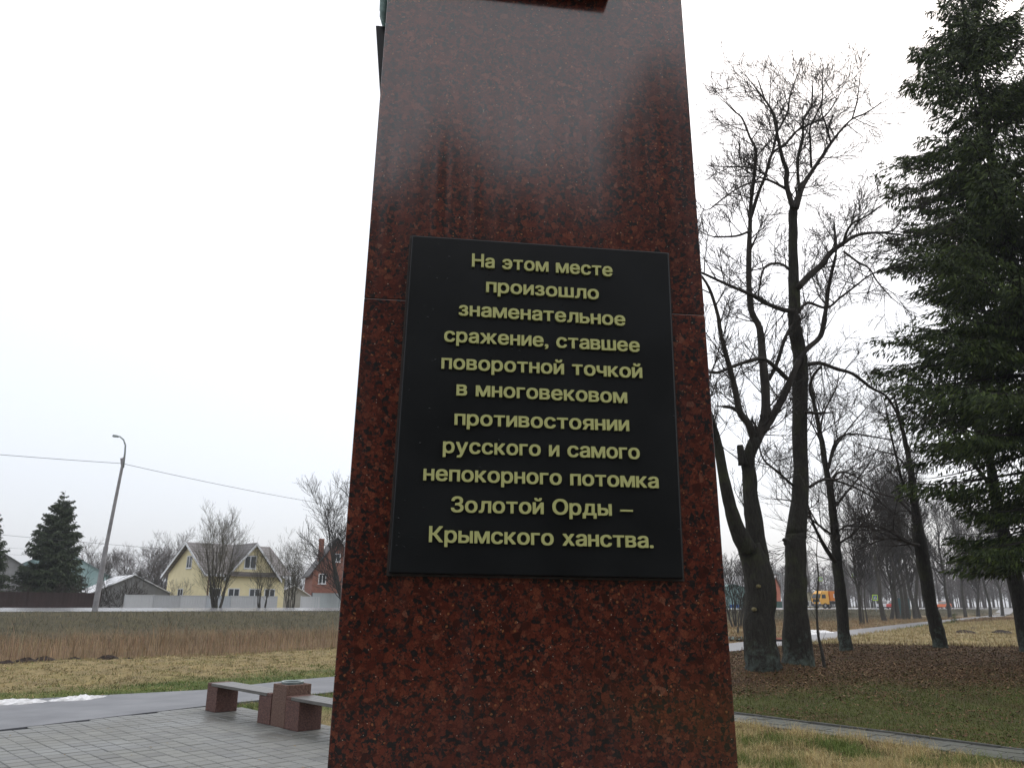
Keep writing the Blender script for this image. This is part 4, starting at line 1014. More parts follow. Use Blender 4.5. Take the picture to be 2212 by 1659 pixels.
b = MB(); b.tube([(.1, -.08, EH-.1), (.1, -.08, 0)], .06, 6); b.build('drainpipe', mat('brown_pipe', (.12, .05, .03), .5), yl)
window(yl, (gxm-.3, 0, 5.3), (1, 0, 0), 1.35, 1.35); 
for x in (.9, 2.9, 5.2, 6.9): window(yl, (x, 0, 1.9), (1, 0, 0), 1.25, 1.45)
window(yl, (0, WY/2-.2, 5.3), (0, -1, 0), 1.3, 1.3); window(yl, (0, WY*.62, 1.9), (0, -1, 0), 1.3, 1.4)
# red brick gable house
K = PY(722, 1300, 96); rh = thing('brick_house', 'red brick house with a steep dark gable roof beside the left edge of the stele', 'house', (K.x, K.y, .3), math.radians(20))
hw, eh, ph, dp = 2.75, 5.0, 8.9, 9
b = MB(); b.hexa([(-hw, 0, 0), (hw, 0, 0), (hw, dp, 0), (-hw, dp, 0)], [(-hw, 0, eh), (hw, 0, eh), (hw, dp, eh), (-hw, dp, eh)])
b.add([(-hw, 0, eh), (hw, 0, eh), (0, 0, ph-.1), (-hw, dp, eh), (hw, dp, eh), (0, dp, ph-.1)], [(0, 1, 2), (3, 5, 4), (0, 2, 5, 3), (1, 4, 5, 2)]); b.build('wall', M_brick, rh)
b = MB(); k_ = (ph-eh)/hw
slab(b, [(-hw-.45, -.4, eh-.45*k_), (0, -.4, ph), (0, dp+.4, ph), (-hw-.45, dp+.4, eh-.45*k_)], .16); slab(b, [(0, -.4, ph+.002), (hw+.45, -.4, eh-.45*k_), (hw+.45, dp+.4, eh-.45*k_), (0, dp+.4, ph+.002)], .16)
rf = b.build('roof', mat('dark_roof_sheet', (.035, .028, .028), .6), rh)
b = MB(); b.box(-2.0, -1.4, 2.2, 2.9, 5, 8.9); b.build('chimney', M_brick, rf)
window(rh, (-.1, 0, 6.5), (1, 0, 0), 1.0, 1.0); window(rh, (-1.6, 0, 4.0), (1, 0, 0), .9, 1.2); window(rh, (-1.6, 0, 1.7), (1, 0, 0), .9, 1.2)
# grey shed with patches of snow on its roof
def shed(px, Y, w, d, eh, ph, label, name, wallm, roofm, rz, patches=0, cat='shed'):
    K = PY(px, 1305, Y); t = thing(name, label, cat, (K.x, K.y, .3), rz)
    b = MB(); b.hexa([(-w, 0, 0), (w, 0, 0), (w, d, 0), (-w, d, 0)], [(-w, 0, eh), (w, 0, eh), (w, d, eh), (-w, d, eh)])
    b.add([(-w, 0, eh), (w, 0, eh), (0, 0, ph-.06), (-w, d, eh), (w, d, eh), (0, d, ph-.06)], [(0, 1, 2), (3, 5, 4), (0, 2, 5, 3), (1, 4, 5, 2)]); b.build('wall', wallm, t)
    k_ = (ph-eh)/w; b = MB()
    slab(b, [(-w-.4, -.3, eh-.4*k_), (0, -.3, ph), (0, d+.3, ph), (-w-.4, d+.3, eh-.4*k_)], .1); slab(b, [(0, -.3, ph+.002), (w+.4, -.3, eh-.4*k_), (w+.4, d+.3, eh-.4*k_), (0, d+.3, ph+.002)], .1)
    rf = b.build('roof', roofm, t)
    return t, k_, ph, rf
M_snowroof = mat('slate_with_snow', (.5, .5, .5), .7)
v = coords(M_snowroof); n_ = noise(M_snowroof, v, 1.1, 6, .7)
L(M_snowroof, ramp(M_snowroof, n_, [(.43, (.12, .13, .14)), (.49, (.75, .76, .78))]), bsdf(M_snowroof).inputs['Base Color'])
shed(283, 84, 4.0, 9, 2.1, 4.0, 'low grey shed with patchy snow on its pitched roof behind the brown fence', 'shed', M_grey, M_snowroof, math.radians(38))
shed(632, 92, 2.2, 6, 1.9, 3.2, 'small pale shed with a snowy roof between the yellow and brick houses', 'shed', simple('pale_block_wall', (.33, .32, .30), (.42, .41, .39), 2, .9, 0), M_snowroof, math.radians(20))
shed(110, 94, 5.5, 8, 4.4, 7.4, 'pale teal house mostly hidden behind the left spruce', 'house', M_teal, mat('grey_roof', (.2, .24, .25), .6), math.radians(30), cat='house')
shed(-20, 88, 4.0, 6, 4.2, 6.6, 'grey-roofed house at the left picture edge behind the brown fence', 'house', M_grey, mat('grey_roof2', (.12, .12, .12), .6), math.radians(40), cat='house')
# buildings right of the stele
t_, k_, ph_, rf_ = shed(1678, 150, 5.0, 9, 4.6, 6.6, 'orange-red house with a grey roof and chimney between the two big trunks', 'house', simple('orange_brick', (.40, .11, .06), (.50, .15, .08), 2, .9, 0), mat('grey_sheet_roof', (.24, .24, .25), .5), math.radians(62), cat='house')
b = MB(); b.box(-.8, .8, 2.0, 3.2, 5.4, 8.2); b.build('chimney', M_brick, rf_)
t_, *_ = shed(1749, 160, 2.6, 7, 2.6, 4.0, 'small beige house with a row of white windows left of the truck', 'house', simple('beige_wall', (.30, .27, .18), (.38, .34, .24), 2, .9, 0), mat('dark_grey_roof', (.07, .07, .07), .6), 0, cat='house')
for x in (-1.3, -.4, .5, 1.4): window(t_, (x, 0, 1.6), (1, 0, 0), .7, 1.0, 0)
t_, *_ = shed(1588, 125, 4.4, 8, 3.3, 4.4, 'turquoise building glimpsed between the stele and the leaning tree', 'house', simple('turquoise_wall', (.26, .42, .40), (.34, .50, .48), 1, .8, 0), mat('teal_roof', (.2, .34, .33), .5), math.radians(10), cat='building')

# ---------------------------------------------------------------- fences: panels between posts, parallel to the road
def fence(t0, t1, s, h, pw, m, label, name, z=.3, tone=None, postm=None):
    a = off(t0, s); t = thing(name, label, 'fence', (a[0], a[1], z), math.radians(45)); n = max(1, int((t1-t0)*1.41421/pw))
    nr = 10
    for k in range(n):
        b = MB(); vs = []
        for i in range(nr*2+1):
            x = pw*(i/(nr*2))*.985; y = .02 if (i//1) % 2 else 0.
            vs += [(x, y, 0), (x, y, h)]
        fs = [(2*i, 2*i+2, 2*i+3, 2*i+1) for i in range(nr*2)]; b.add(vs, fs)
        b.add([(v[0], v[1]+.02, v[2]) for v in vs], [f[::-1] for f in fs])
        b.box(0, pw*.985, -.02, 0, h-.05, h); o = b.build('panel', m[k % len(m)], t); o.location = (k*pw, 0, rng.uniform(-.02, .02))
    for k in range(n+1):
        b = MB(); b.box(-.04, .04, .04, .12, 0, h+.03); o = b.build('post', postm or m[0], t); o.location = (k*pw, 0, 0)
    return t
def t_at(px, s):
    # parameter along the road where the line at offset s meets the sight line px
    lo, hi = -60., 300.
    for _ in range(60):
        mi = (lo+hi)/2; x, y = off(mi, s)
        if proj((x, y, 1.6))[0] < px or y < 1: lo = mi
        else: hi = mi
    return lo
M_wf3 = simple('white_sheet_fence_dark', (.42, .43, .45), (.50, .51, .53), .6, .6, 0)
ta, tb_ = t_at(-120, 18), t_at(268, 18); fence(ta, tb_, 18, 1.88, 2.5, [M_bfence], 'dark brown sheet fence along the far side of the road at left', 'brown_fence')
ta, tb_ = t_at(270, 18), t_at(642, 18); fence(ta, tb_, 18, 1.78, 2.2, [M_wfence, M_wf3, M_wfence, M_wfence2, M_wfence], 'long white sheet fence in front of the yellow house', 'white_fence')
ta, tb_ = t_at(651, 18), t_at(671, 18); fence(ta, tb_, 18, 1.8, 2.0, [M_white], 'plain white gate between the long fence and the grey-white panel', 'white_gate')
ta, tb_ = t_at(674, 18), t_at(860, 18); fence(ta, tb_, 18, 2.15, 3.0, [simple('corrugated_pale', (.55, .60, .62), (.62, .67, .69), .8, .5, 0)], 'taller corrugated pale fence in front of the brick house', 'corrugated_fence', postm=M_black)
ta, tb_ = t_at(1558, 18), t_at(1725, 18); fence(ta, tb_, 18, 1.9, 2.6, [M_gfence], 'dark green sheet fence across the road behind the big trunks', 'green_fence')
b = MB(); a = off(t_at(1588, 15), 15); tk = thing('dumpster', 'blue container beside the green fence', 'container', (a[0], a[1], .35), math.radians(45)); tk.scale = (.65, .65, .8)
b.hexa([(-1.2, -.6, .1), (1.0, -.6, .1), (1.0, .6, .1), (-1.2, .6, .1)], [(-1.4, -.7, 1.5), (1.2, -.7, 1.5), (1.2, .7, 1.5), (-1.4, .7, 1.5)]); b.build('body', mat('blue_paint', (.03, .12, .38), .5), tk)
b = MB(); b.box(-1.45, 1.25, -.75, .75, 1.505, 1.6); b.build('lid', mat('dark_blue_paint', (.02, .06, .2), .5), tk)

# ---------------------------------------------------------------- lamp post, wires, crossing signs
YL = 45.0; P_b = PY(205, 1319, YL); P_m = PY(229, 1210, YL); P_m2 = PY(230, 1208, YL); P_t = PY(268, 988, YL)
lp = thing('street_lamp', 'leaning concrete street lamp with a curved steel arm beside the road', 'street lamp', (P_b.x, P_b.y, P_b.z))
def rel(p): return p-P_b
b = MB(); b.tube([rel(P_b)+Vector((-.02, 0, -.4)), rel(PY(229, 1181, YL))], [.165, .135], 10); b.build('lower_post', M_conc, lp, smooth=False)
b = MB(); b.tube([rel(PY(229, 1182, YL)), rel(P_t)], [.110, .080], 10); b.build('upper_post', M_conc, lp)
b = MB(); b.tube([rel(PY(*q, YL)) for q in ((266, 1010), (270, 978), (271, 962), (267, 950), (259, 943), (248, 942))], [.06, .055, .05, .045, .04, .04], 8); b.build('arm', M_metal, lp, smooth=True)
b = MB(); h0 = rel(PY(245, 941.5, YL)); b.hexa([h0+Vector(q) for q in ((-.02, -.12, -.06), (.28, -.1, -.08), (.28, .1, -.08), (-.02, .12, -.06))], [h0+Vector(q) for q in ((.02, -.1, .06), (.26, -.08, .03), (.26, .08, .03), (.02, .1, .06))]); b.build('lamp_head', M_metal, lp)
b = MB(); b.tube([rel(PY(262, 990, YL)), rel(PY(264, 1012, YL))], .06, 8); b.build('bracket', M_conc, lp)
def wire(pp, r, label):
    Q = []
    for i in range(len(pp)-1):
        a, c = pp[i], pp[i+1]; n = 12; sag = (c-a).length*.006
        for k in range(n): t = k/n; q = a.lerp(c, t); q.z -= sag*4*t*(1-t); Q.append(q)
    Q.append(pp[-1]); b = MB(); b.tube(Q, r, 4); o = b.build('power_cable', M_black); tag(o, label, 'cable', 'overhead cables by the road'); return o
A0 = PY(-400, 945, 37); wire([A0, PY(264, 1001, YL), PY(700, 1088, 63), PY(1100, 1148, 85)], .015, 'thicker overhead cable fixed near the top of the leaning lamp')
wire([PY(-250, 1130, 60), PY(700, 1209, 74), PY(1100, 1225, 95)], .015, 'lower overhead cable crossing in front of the yellow house roof')
wire([PY(-150, 1170, 95), PY(380, 1203, 100), PY(800, 1222, 110)], .013, 'faint distant cable behind the lamp, upper of two')
wire([PY(-150, 1186, 95), PY(380, 1213, 100), PY(800, 1232, 110)], .013, 'faint distant cable behind the lamp, lower of two')
# tall pale pole between the trunks
a = PY(1692, 1309, 118); b = MB(); tp = PY(1687, 1241, 118); b.tube([a-Vector((0, 0, 1)), tp], [.16, .1], 8)
pp_ = thing('utility_pole', 'pale concrete pole between the two big trunks', 'pole', (0, 0, 0)); b.build('shaft', M_conc, pp_)
b = MB(); b.tube([tp, tp+Vector((-.5, 0, .25)), tp+Vector((-1.2, 0, .3))], [.05, .05, .05], 6); b.build('arm', M_metal, pp_)
M_sign = mat('fluorescent_yellow', (.50, .75, .04), .5); M_blue = mat('sign_blue', (.05, .12, .30), .4); M_wh = mat('sign_white', (.75, .75, .75), .5)
def crossing(px, py, Y, sz, label, overhead=False):
    c = PY(px, py, Y); t = thing('crossing_sign', label, 'road sign', (c.x, c.y, c.z), math.radians(8)); h = sz/2
    b = MB(); b.box(-h, h, 0, .03, -h, h); b.build('board', M_sign, t)
    b = MB(); q = h*.72; b.box(-q, q, -.012, -.002, -q, q); bl = b.build('panel', M_blue, t)
    b = MB(); b.add([(-q*.82, -.02, -q*.7), (q*.82, -.02, -q*.7), (0, -.02, q*.8)], [(0, 1, 2)]); b.add([(-q*.82, -.016, -q*.7), (q*.82, -.016, -q*.7), (0, -.016, q*.8)], [(2, 1, 0)]); b.build('triangle', M_wh, bl)
    b = MB(); b.tube([(0, -.028, .25*q), (0, -.028, -.15*q)], .05*sz, 6); b.tube([(0, -.028, -.15*q), (-.2*q, -.028, -.6*q)], .03*sz, 5); b.tube([(0, -.028, -.15*q), (.2*q, -.028, -.6*q)], .03*sz, 5); b.build('walking_figure', M_black, bl)
    b = MB()
    if overhead:
        b.tube([(0, .05, h), (0, .05, h+.35)], .03, 5); b.tube([(-4.6, .05, h+.1), (0, .05, h+.35)], .025, 4)
    else: b.tube([(0, .06, h), (0, .06, -c.z+tz(c.x, c.y))], .045, 6)
    b.build('support', M_metal, t)
crossing(1890.5, 1290.5, 118, .85, 'square yellow-bordered pedestrian crossing sign standing beside the road')
crossing(1772.5, 1250.5, 135, .62, 'small yellow-bordered crossing sign hung high above the road', True)
crossing(1843, 1243, 150, .55, 'tiny yellow-green sign hung high among the twigs right of the slender tree', True)
# dark green board between the far trunks
c = PY(1950, 1303, 108); t = thing('notice_board', 'dark blue-green board standing between far trunks', 'board', (c.x, c.y, tz(c.x, c.y)))
b = MB(); b.box(-.9, .9, 0, .08, .6, 2.9); b.build('panel', mat('board_green', (.03, .09, .10), .6), t)
for x in (-.8, .8): b = MB(); b.box(x-.05, x+.05, .1, .2, 0, 2.8); b.build('leg', M_black, t)

# ---------------------------------------------------------------- vehicles
def wheel(parent, x, y, r, w=.3):
    b = MB(); n = 16
    b.tube([(x, y-w/2, r), (x, y+w/2, r)], r, n); o = b.build('wheel', mat('tyre', (.02, .02, .02), .8), parent)
    b = MB(); b.tube([(x, y-w/2-.01, r), (x, y+w/2+.01, r)], r*.5, 10); b.build('rim', mat('rim', (.3, .3, .3), .5), o)
c = off(t_at(1783, 6.5), 6.5); M_or = mat('orange_paint', (.68, .20, .015), .4); M_ye = mat('amber_paint', (.80, .42, .06), .4)
tr = thing('truck', 'orange truck with an amber cab driving left on the road behind the trees', 'truck', (c[0], c[1], 1.1), math.radians(205)); TS = .86; tr.scale = (TS,)*3
# local +x is forward
b = MB(); b.hexa([(.1, -1.15, .75), (2.15, -1.15, .75), (2.15, 1.15, .75), (.1, 1.15, .75)], [(.1, -1.15, 1.75), (2.2, -1.15, 1.75), (2.2, 1.15, 1.75), (.1, 1.15, 1.75)])
b.hexa([(.1, -1.15, 1.751), (2.2, -1.15, 1.751), (2.2, 1.15, 1.751), (.1, 1.15, 1.751)], [(.1, -1.05, 2.65), (1.9, -1.05, 2.65), (1.9, 1.05, 2.65), (.1, 1.05, 2.65)])
b.hexa([(.0, -1.05, 2.651), (1.8, -1.05, 2.651), (1.8, 1.05, 2.651), (.0, 1.05, 2.651)], [(.0, -.95, 3.15), (1.2, -.95, 3.15), (1.2, .95, 3.15), (.0, .95, 3.15)]); b.build('cab', M_ye, tr, bevel=.05)
b = MB(); b.hexa([(2.2, -1.0, 1.8), (2.23, -1.0, 1.8), (2.23, 1.0, 1.8), (2.2, 1.0, 1.8)], [(1.93, -.92, 2.58), (1.98, -.92, 2.58), (1.98, .92, 2.58), (1.93, .92, 2.58)]); b.build('windscreen', M_glass, tr)
for s in (-1, 1):
    b = MB(); y0, y1 = (1.13, 1.17) if s > 0 else (-1.17, -1.13)
    b.hexa([(.9, y0, 1.8), (1.95, y0, 1.8), (1.95, y1, 1.8), (.9, y1, 1.8)], [(.9, y0-.07*s, 2.5), (1.75, y0-.07*s, 2.5), (1.75, y1-.07*s, 2.5), (.9, y1-.07*s, 2.5)]); b.build('side_window', M_glass, tr)
    b = MB(); b.box(2.2, 2.26, s*.8-.15, s*.8+.15, .85, 1.1); b.build('headlight', M_wh, tr)
b = MB(); b.box(2.15, 2.3, -1.15, 1.15, .4, .8); b.build('bumper', mat('dark_grey', (.08, .08, .09), .6), tr)
b = MB(); b.box(2.2, 2.24, -.8, .8, 1.15, 1.65); b.build('grille', M_black, tr)
b = MB(); b.box(-2.9, -.15, -1.2, 1.2, 1.35, 3.1); bd = b.build('box_body', M_or, tr, bevel=.03)
for s in (-1, 1): b = MB(); b.box(-2.0, -1.0, s*1.203-.004, s*1.203+.004, 1.9, 2.6); b.build('emblem', M_wh, bd)
b = MB(); b.box(-2.9, 2.0, -.5, .5, .75, 1.3); b.build('chassis', M_black, tr)
for x in (1.2, -2.0):
    for y in (-1.0, 1.0): wheel(tr, x, y, .5)
def car(px, s, rz, col, label):
    c = off(t_at(px, s), s); t = thing('parked_car', label, 'car', (c[0], c[1], 1.07), rz)
    b = MB(); b.hexa([(-2.1, -.85, .3), (2.1, -.85, .3), (2.1, .85, .3), (-2.1, .85, .3)], [(-2.05, -.83, .9), (2.0, -.8, .8), (2.0, .8, .8), (-2.05, .83, .9)])
    b.hexa([(-1.8, -.8, .88), (1.1, -.78, .84), (1.1, .78, .84), (-1.8, .8, .88)], [(-1.3, -.65, 1.42), (.3, -.65, 1.42), (.3, .65, 1.42), (-1.3, .65, 1.42)]); b.build('body', mat('car_paint', col, .35), t, bevel=.04)
    b = MB(); b.hexa([(.36, -.66, 1.36), (1.12, -.74, .9), (1.12, .74, .9), (.36, .66, 1.36)], [(.38, -.66, 1.38), (1.14, -.74, .92), (1.14, .74, .92), (.38, .66, 1.38)]); b.build('windscreen', M_glass, t)
    for x in (-1.3, 1.3):
        for y in (-.78, .78): wheel(t, x, y, .32, .2)
car(1934, 4, math.radians(225), (.55, .05, .04), 'small red car on the road among the far trunks')
car(2039, 4, math.radians(225), (.7, .16, .05), 'small orange car on the road right of the leaning tree')
car(1912, 8, math.radians(225), (.6, .6, .62), 'small white car on the road right of the square crossing sign')

# ---------------------------------------------------------------- snow, puddle, soil heaps, stumps
def patch(name, centre, ax, w, l, h, m, label, seed, kind=None, cat='snow'):
    """low irregular mound; ax = direction of its length"""
    r = random.Random(seed); ax = Vector(ax).normalized(); ay = Vector((-ax.y, ax.x, 0)); b = MB(); nu, nv = 46, 10
    prof = [(.5+.28*math.sin(i*.31+seed)+.22*r.random())*min(1, 4*(i/nu)*(1-i/nu)+.08) for i in range(nu+1)]
    sh_ = [.25*math.sin(i*.17+seed*2) for i in range(nu+1)]
    for i in range(nu+1):
        for j in range(nv+1):
            u = (i/nu-.5)*l; v = (j/nv*2-1); e = 1-v*v; q = Vector(centre)+ax*u+ay*(v*w*prof[i]*(1+.12*r.uniform(-1, 1))+sh_[i]*w)
            z = max(tz(q.x, q.y), -.02)+.002+h*(e**.6)*(.5+.5*r.random())*min(1, prof[i]*1.5)-(.03 if e < .05 else 0)
            b.v.append((q.x, q.y, z))
    for i in range(nu):
        for j in range(nv): a = i*(nv+1)+j; b.f.append((a, a+nv+1, a+nv+2, a+1))
    o = b.build(name, m, smooth=True)
    if kind: o['kind'] = kind; o['label'] = label
    else: tag(o, label, cat)
    return o
s0, s1_ = GZ(-120, 1530), GZ(262, 1502); patch('snow_patch', (s0+s1_)/2, s1_-s0, .40, (s1_-s0).length, .09, M_snow, 'strip of old snow along the far edge of the path at left', 3)
s0, s1_ = GZ(1725, 1371), GZ(1800, 1364); patch('snow_patch', (s0+s1_)/2, s1_-s0, .9, (s1_-s0).length, .14, M_snow, 'small patch of old snow beyond the path, right of the big trunks', 5)
# puddle in the grass by the stele
c = GZ(1596, 1381); b = MB(); n = 22; b.v = [(c.x+math.cos(k*2*math.pi/n)*2.3*(1+.12*math.sin(3*k)), c.y+math.sin(k*2*math.pi/n)*1.9*(1+.15*math.sin(2*k+1)), tz(c.x, c.y)+.07) for k in range(n)]; b.f = [tuple(range(n))]
o = b.build('puddle', mat('puddle_water', (.03, .03, .03), .03, spec=.8)); o['kind'] = 'structure'
MH = [(13.5, 1433, 1.0), (56, 1430, 1.25), (96, 1427, 1.2), (160, 1425, .9), (233, 1423, 1.15), (277, 1421, .6)]
mh_l = ['first dark molehill from the left edge at the reed edge', 'second dark molehill from the left edge, wide and flat', 'third dark molehill from the left at the reed edge', 'fourth dark molehill from the left, a small one',
        'fifth dark molehill from the left, wide, below the lamp post', 'sixth and smallest dark molehill, rightmost of the left row']
MHR = [(2085, 1370, 1.3, 'dark soil hump in the straw meadow right of the leaning tree'), (2163, 1368, 1.2, 'soft dark hump in the straw meadow near the right edge'), (2103, 1358, .9, 'small hump higher up the straw meadow'), (2192, 1362, .9, 'small dark hump by the right picture edge')]
for n_, (px, py, s_, lab) in enumerate([(a, b_, c_, l_) for (a, b_, c_), l_ in zip(MH, mh_l)]+MHR):
    c = GZ(px, py); r = random.Random(n_); b = MB(); nn, rings = 18, 6; R1 = .19*s_*c.y/22
    for i in range(rings+1):
        f = i/rings
        for k in range(nn):
            a = k*2*math.pi/nn; rr = R1*(1-f)*(1+.15*r.uniform(-1, 1)); b.v.append((c.x+math.cos(a)*rr*1.6, c.y+math.sin(a)*rr, tz(c.x, c.y)-.04+(.12*s_)*(1-(1-f)**2.2)*(1+.15*r.uniform(-1, 1))*min(1.6, c.y/22)))
    for i in range(rings):
        for k in range(nn): k2 = (k+1) % nn; b.f.append((i*nn+k, i*nn+k2, (i+1)*nn+k2, (i+1)*nn+k))
    b.f.append(tuple(rings*nn+k for k in range(nn)))
    tag(b.build('molehill', M_soil, smooth=False), lab, 'molehill', 'humps of dark soil')
for n_, (px, py, lab) in enumerate(((1594, 1369, 'short dark stake beside the puddle, left of two'), (1608, 1367, 'short dark stake beside the puddle, right of two'))):
    c = GZ(px, py); b = MB(); b.tube([(c.x, c.y, -.1), (c.x+.03, c.y, .32), (c.x+.03, c.y, .4)], [.07, .06, .045], 7); tag(b.build('wooden_stake', M_bark2), lab, 'stake')
c = GZ(1992, 1335); b = MB(); b.tube([(c.x-.5, c.y, .15), (c.x, c.y, .2), (c.x+.6, c.y+.1, .16)], [.16, .17, .13], 9)
tag(b.build('fallen_log', simple('pale_log', (.30, .24, .16), (.45, .38, .27), 6, .9)), 'pale short fallen log at the foot of the far trunks', 'log')

# ---------------------------------------------------------------- vegetation on the ground (numpy)
def blades(n, X, Y, h, wdt, lean, col, seg=1, jitter=.25, zoff=0., name='grass', curl=.5):
    Zb = terrain(X, Y)+zoff; a = NR.uniform(0, 2*np.pi, n); la = NR.uniform(0, 2*np.pi, n); ln = lean*NR.uniform(.2, 1.3, n)
    hx = np.cos(la)*ln*h; hy = np.sin(la)*ln*h; wx = np.cos(a)*wdt; wy = np.sin(a)*wdt
    c = col*NR.uniform(1-jitter, 1+jitter, (n, 1))*NR.uniform(.92, 1.08, (n, 3))
    if seg == 1:
        V = np.stack([np.c_[X-wx, Y-wy, Zb-.01], np.c_[X+wx, Y+wy, Zb-.01], np.c_[X+hx, Y+hy, Zb+h*np.clip(1-.6*ln, .12, 1)]], 1).reshape(-1, 3)
        return V, np.arange(n*3).reshape(n, 3), np.repeat(c, 3, 0)
    zz = h*np.clip(1-.62*ln, .16, 1); k = .45
    m0 = np.c_[X+hx*k*curl, Y+hy*k*curl, Zb+zz*.62]; tip = np.c_[X+hx, Y+hy, Zb+zz*(1-.25*ln)]
    w = np.c_[wx, wy, 0*wx]
    V = np.stack([np.c_[X, Y, Zb-.01]-w, np.c_[X, Y, Zb-.01]+w, m0+w*.8, m0-w*.8, tip], 1).reshape(-1, 3)
    b = np.arange(n)*5; Fa = np.concatenate([np.c_[b, b+1, b+2], np.c_[b, b+2, b+3], np.c_[b+3, b+2, b+4]])
    return V, Fa, np.repeat(c, 5, 0)
def scatter(n, y0, y1, k0, k1, p=1.0, pad=0):
    """points between the sight lines x=k0*y and x=k1*y, density falling with distance"""
    u = NR.uniform(0, 1, n); Y = (y0**p+(y1**p-y0**p)*u)**(1/p); X = Y*NR.uniform(k0, k1, n)+NR.normal(0, pad+1e-6, n); return X, Y
def keep(X, Y, mg=.03):
    return (dpath(X, Y) > mg) & (polydist(X, Y, PLAZA) > mg) & (dwalk(X, Y) > mg) & ((sroad(X, Y) < -.1) | (sroad(X, Y) > 10.4))
def combine(lst, name, m, label, cat):
    V = []; Fa = []; C = []; b = 0
    for v, f, c in lst: V.append(v); Fa.append(f+b); C.append(c); b += len(v)
    o = link(name, npmesh(name, np.vstack(V), np.vstack(Fa), np.vstack(C)), m); o['kind'] = 'stuff'; tag(o, label, cat); return o
def isright(X, Y): return (-.8*X+.6*Y < 12.0) & (X > -2.5)
def wdist(X, Y): return (X-WK0.x)*WKN.x+(Y-WK0.y)*WKN.y
# lawn right
G1 = []
X, Y = scatter(150000, 7.5, 31, .18, .80, 1.25); m = keep(X, Y) & isright(X, Y); X, Y = X[m], Y[m]; n = len(X)
wdv = wdist(X, Y); nz = vn(X, Y, 2.3, 2)*.6+vn(X, Y, 6, 7)*.4
zc_ = zonecol(X, Y)
green = GREEN*np.array([.72, .72, .6]); pg = np.clip(.58-.35*sst(Y-X*.25, 13, 18)+.4*nz, .06, .85)
isg = NR.uniform(0, 1, n) < pg
col = np.where(isg[:, None], green, zc_*1.25+np.array([.015, .009, 0]))
h = np.where(wdv < 0, .055, .05)*NR.uniform(.5, 1.4, n)
G1.append(blades(n, X, Y, h, .0035+.0002*Y, .75, col))
combine(G1, 'lawn_grass', M_grass, 'short patchy lawn grass under the trees right of the stele', 'grass')
# long dry straw tussocks in the near right corner
cx, cy = scatter(230, 7.6, 11.8, .20, .75); cw = wdist(cx, cy); ok = (cw < -.62+.2*vn(cx, cy, 3, 1)) & keep(cx, cy, .15); cx, cy = cx[ok], cy[ok]
n = 42000; i = NR.integers(0, len(cx), n); X = cx[i]+NR.normal(0, .09, n); Y = cy[i]+NR.normal(0, .09, n); m = keep(X, Y) & (wdist(X, Y) < -.45); X, Y, i = X[m], Y[m], i[m]; n = len(X)
tone = np.where((vn(cx, cy, 4, 3) > .25)[i][:, None], np.array([.13, .17, .04]), np.array([.44, .35, .17]))
ldir = 1
combine([blades(n, X, Y, NR.uniform(.10, .26, n), .0020, 1.25, tone, 2, .35)], 'dry_grass', M_grass, 'tangled pale dry grass in the near right corner', 'grass')
# leaf litter
X, Y = scatter(95000, 7.8, 32, .18, .80, 1.3); m = keep(X, Y, -.02) & isright(X, Y)
pl_ = np.clip(.25+.75*sst(Y-X*.25, 12.5, 16)+.4*vn(X, Y, 2, 6), 0, 1); wdv = wdist(X, Y); pl_ = np.where((wdv < 0) & (wdv > -1.2), .9, pl_); pl_ = np.where(wdv < -1.3, .12, pl_)
m &= NR.uniform(0, 1, len(X)) < pl_; X, Y = X[m], Y[m]; n = len(X); s = (.011+.0007*Y)*NR.uniform(.6, 1.4, n); Zb = terrain(X, Y)+NR.uniform(.004, .035, n)
a = NR.uniform(0, 2*np.pi, n); ux = np.c_[np.cos(a), np.sin(a), NR.uniform(-.5, .5, n)]*s[:, None]; vx = np.c_[-np.sin(a), np.cos(a), NR.uniform(-.5, .5, n)]*(s*.7)[:, None]; P = np.c_[X, Y, Zb]
V = np.stack([P-ux, P+vx, P+ux, P-vx], 1).reshape(-1, 3); base = np.where(NR.uniform(0, 1, (n, 1)) < .12, np.array([.19, .125, .07]), np.array([.105, .060, .030])); C = np.repeat(base*NR.uniform(.5, 1.5, (n, 1)), 4, 0)
o = link('leaf_litter', npmesh('leaf_litter', V, np.arange(4*n).reshape(n, 4), C), M_leaf); o['kind'] = 'stuff'; tag(o, 'brown fallen leaves covering the lawn under the trees', 'leaves')
# straw meadow right beyond
X, Y = scatter(90000, 29, 110, .12, .80, 1.0); m = keep(X, Y) & (sroad(X, Y) < -3); X, Y = X[m], Y[m]; n = len(X)
combine([blades(n, X, Y, NR.uniform(.06, .2, n)*(1+Y/90), .006+.00035*Y, .8, zonecol(X, Y)*1.25, 1, .25)], 'meadow_grass', M_grass, 'pale dry meadow grass on both sides of the far path', 'grass')
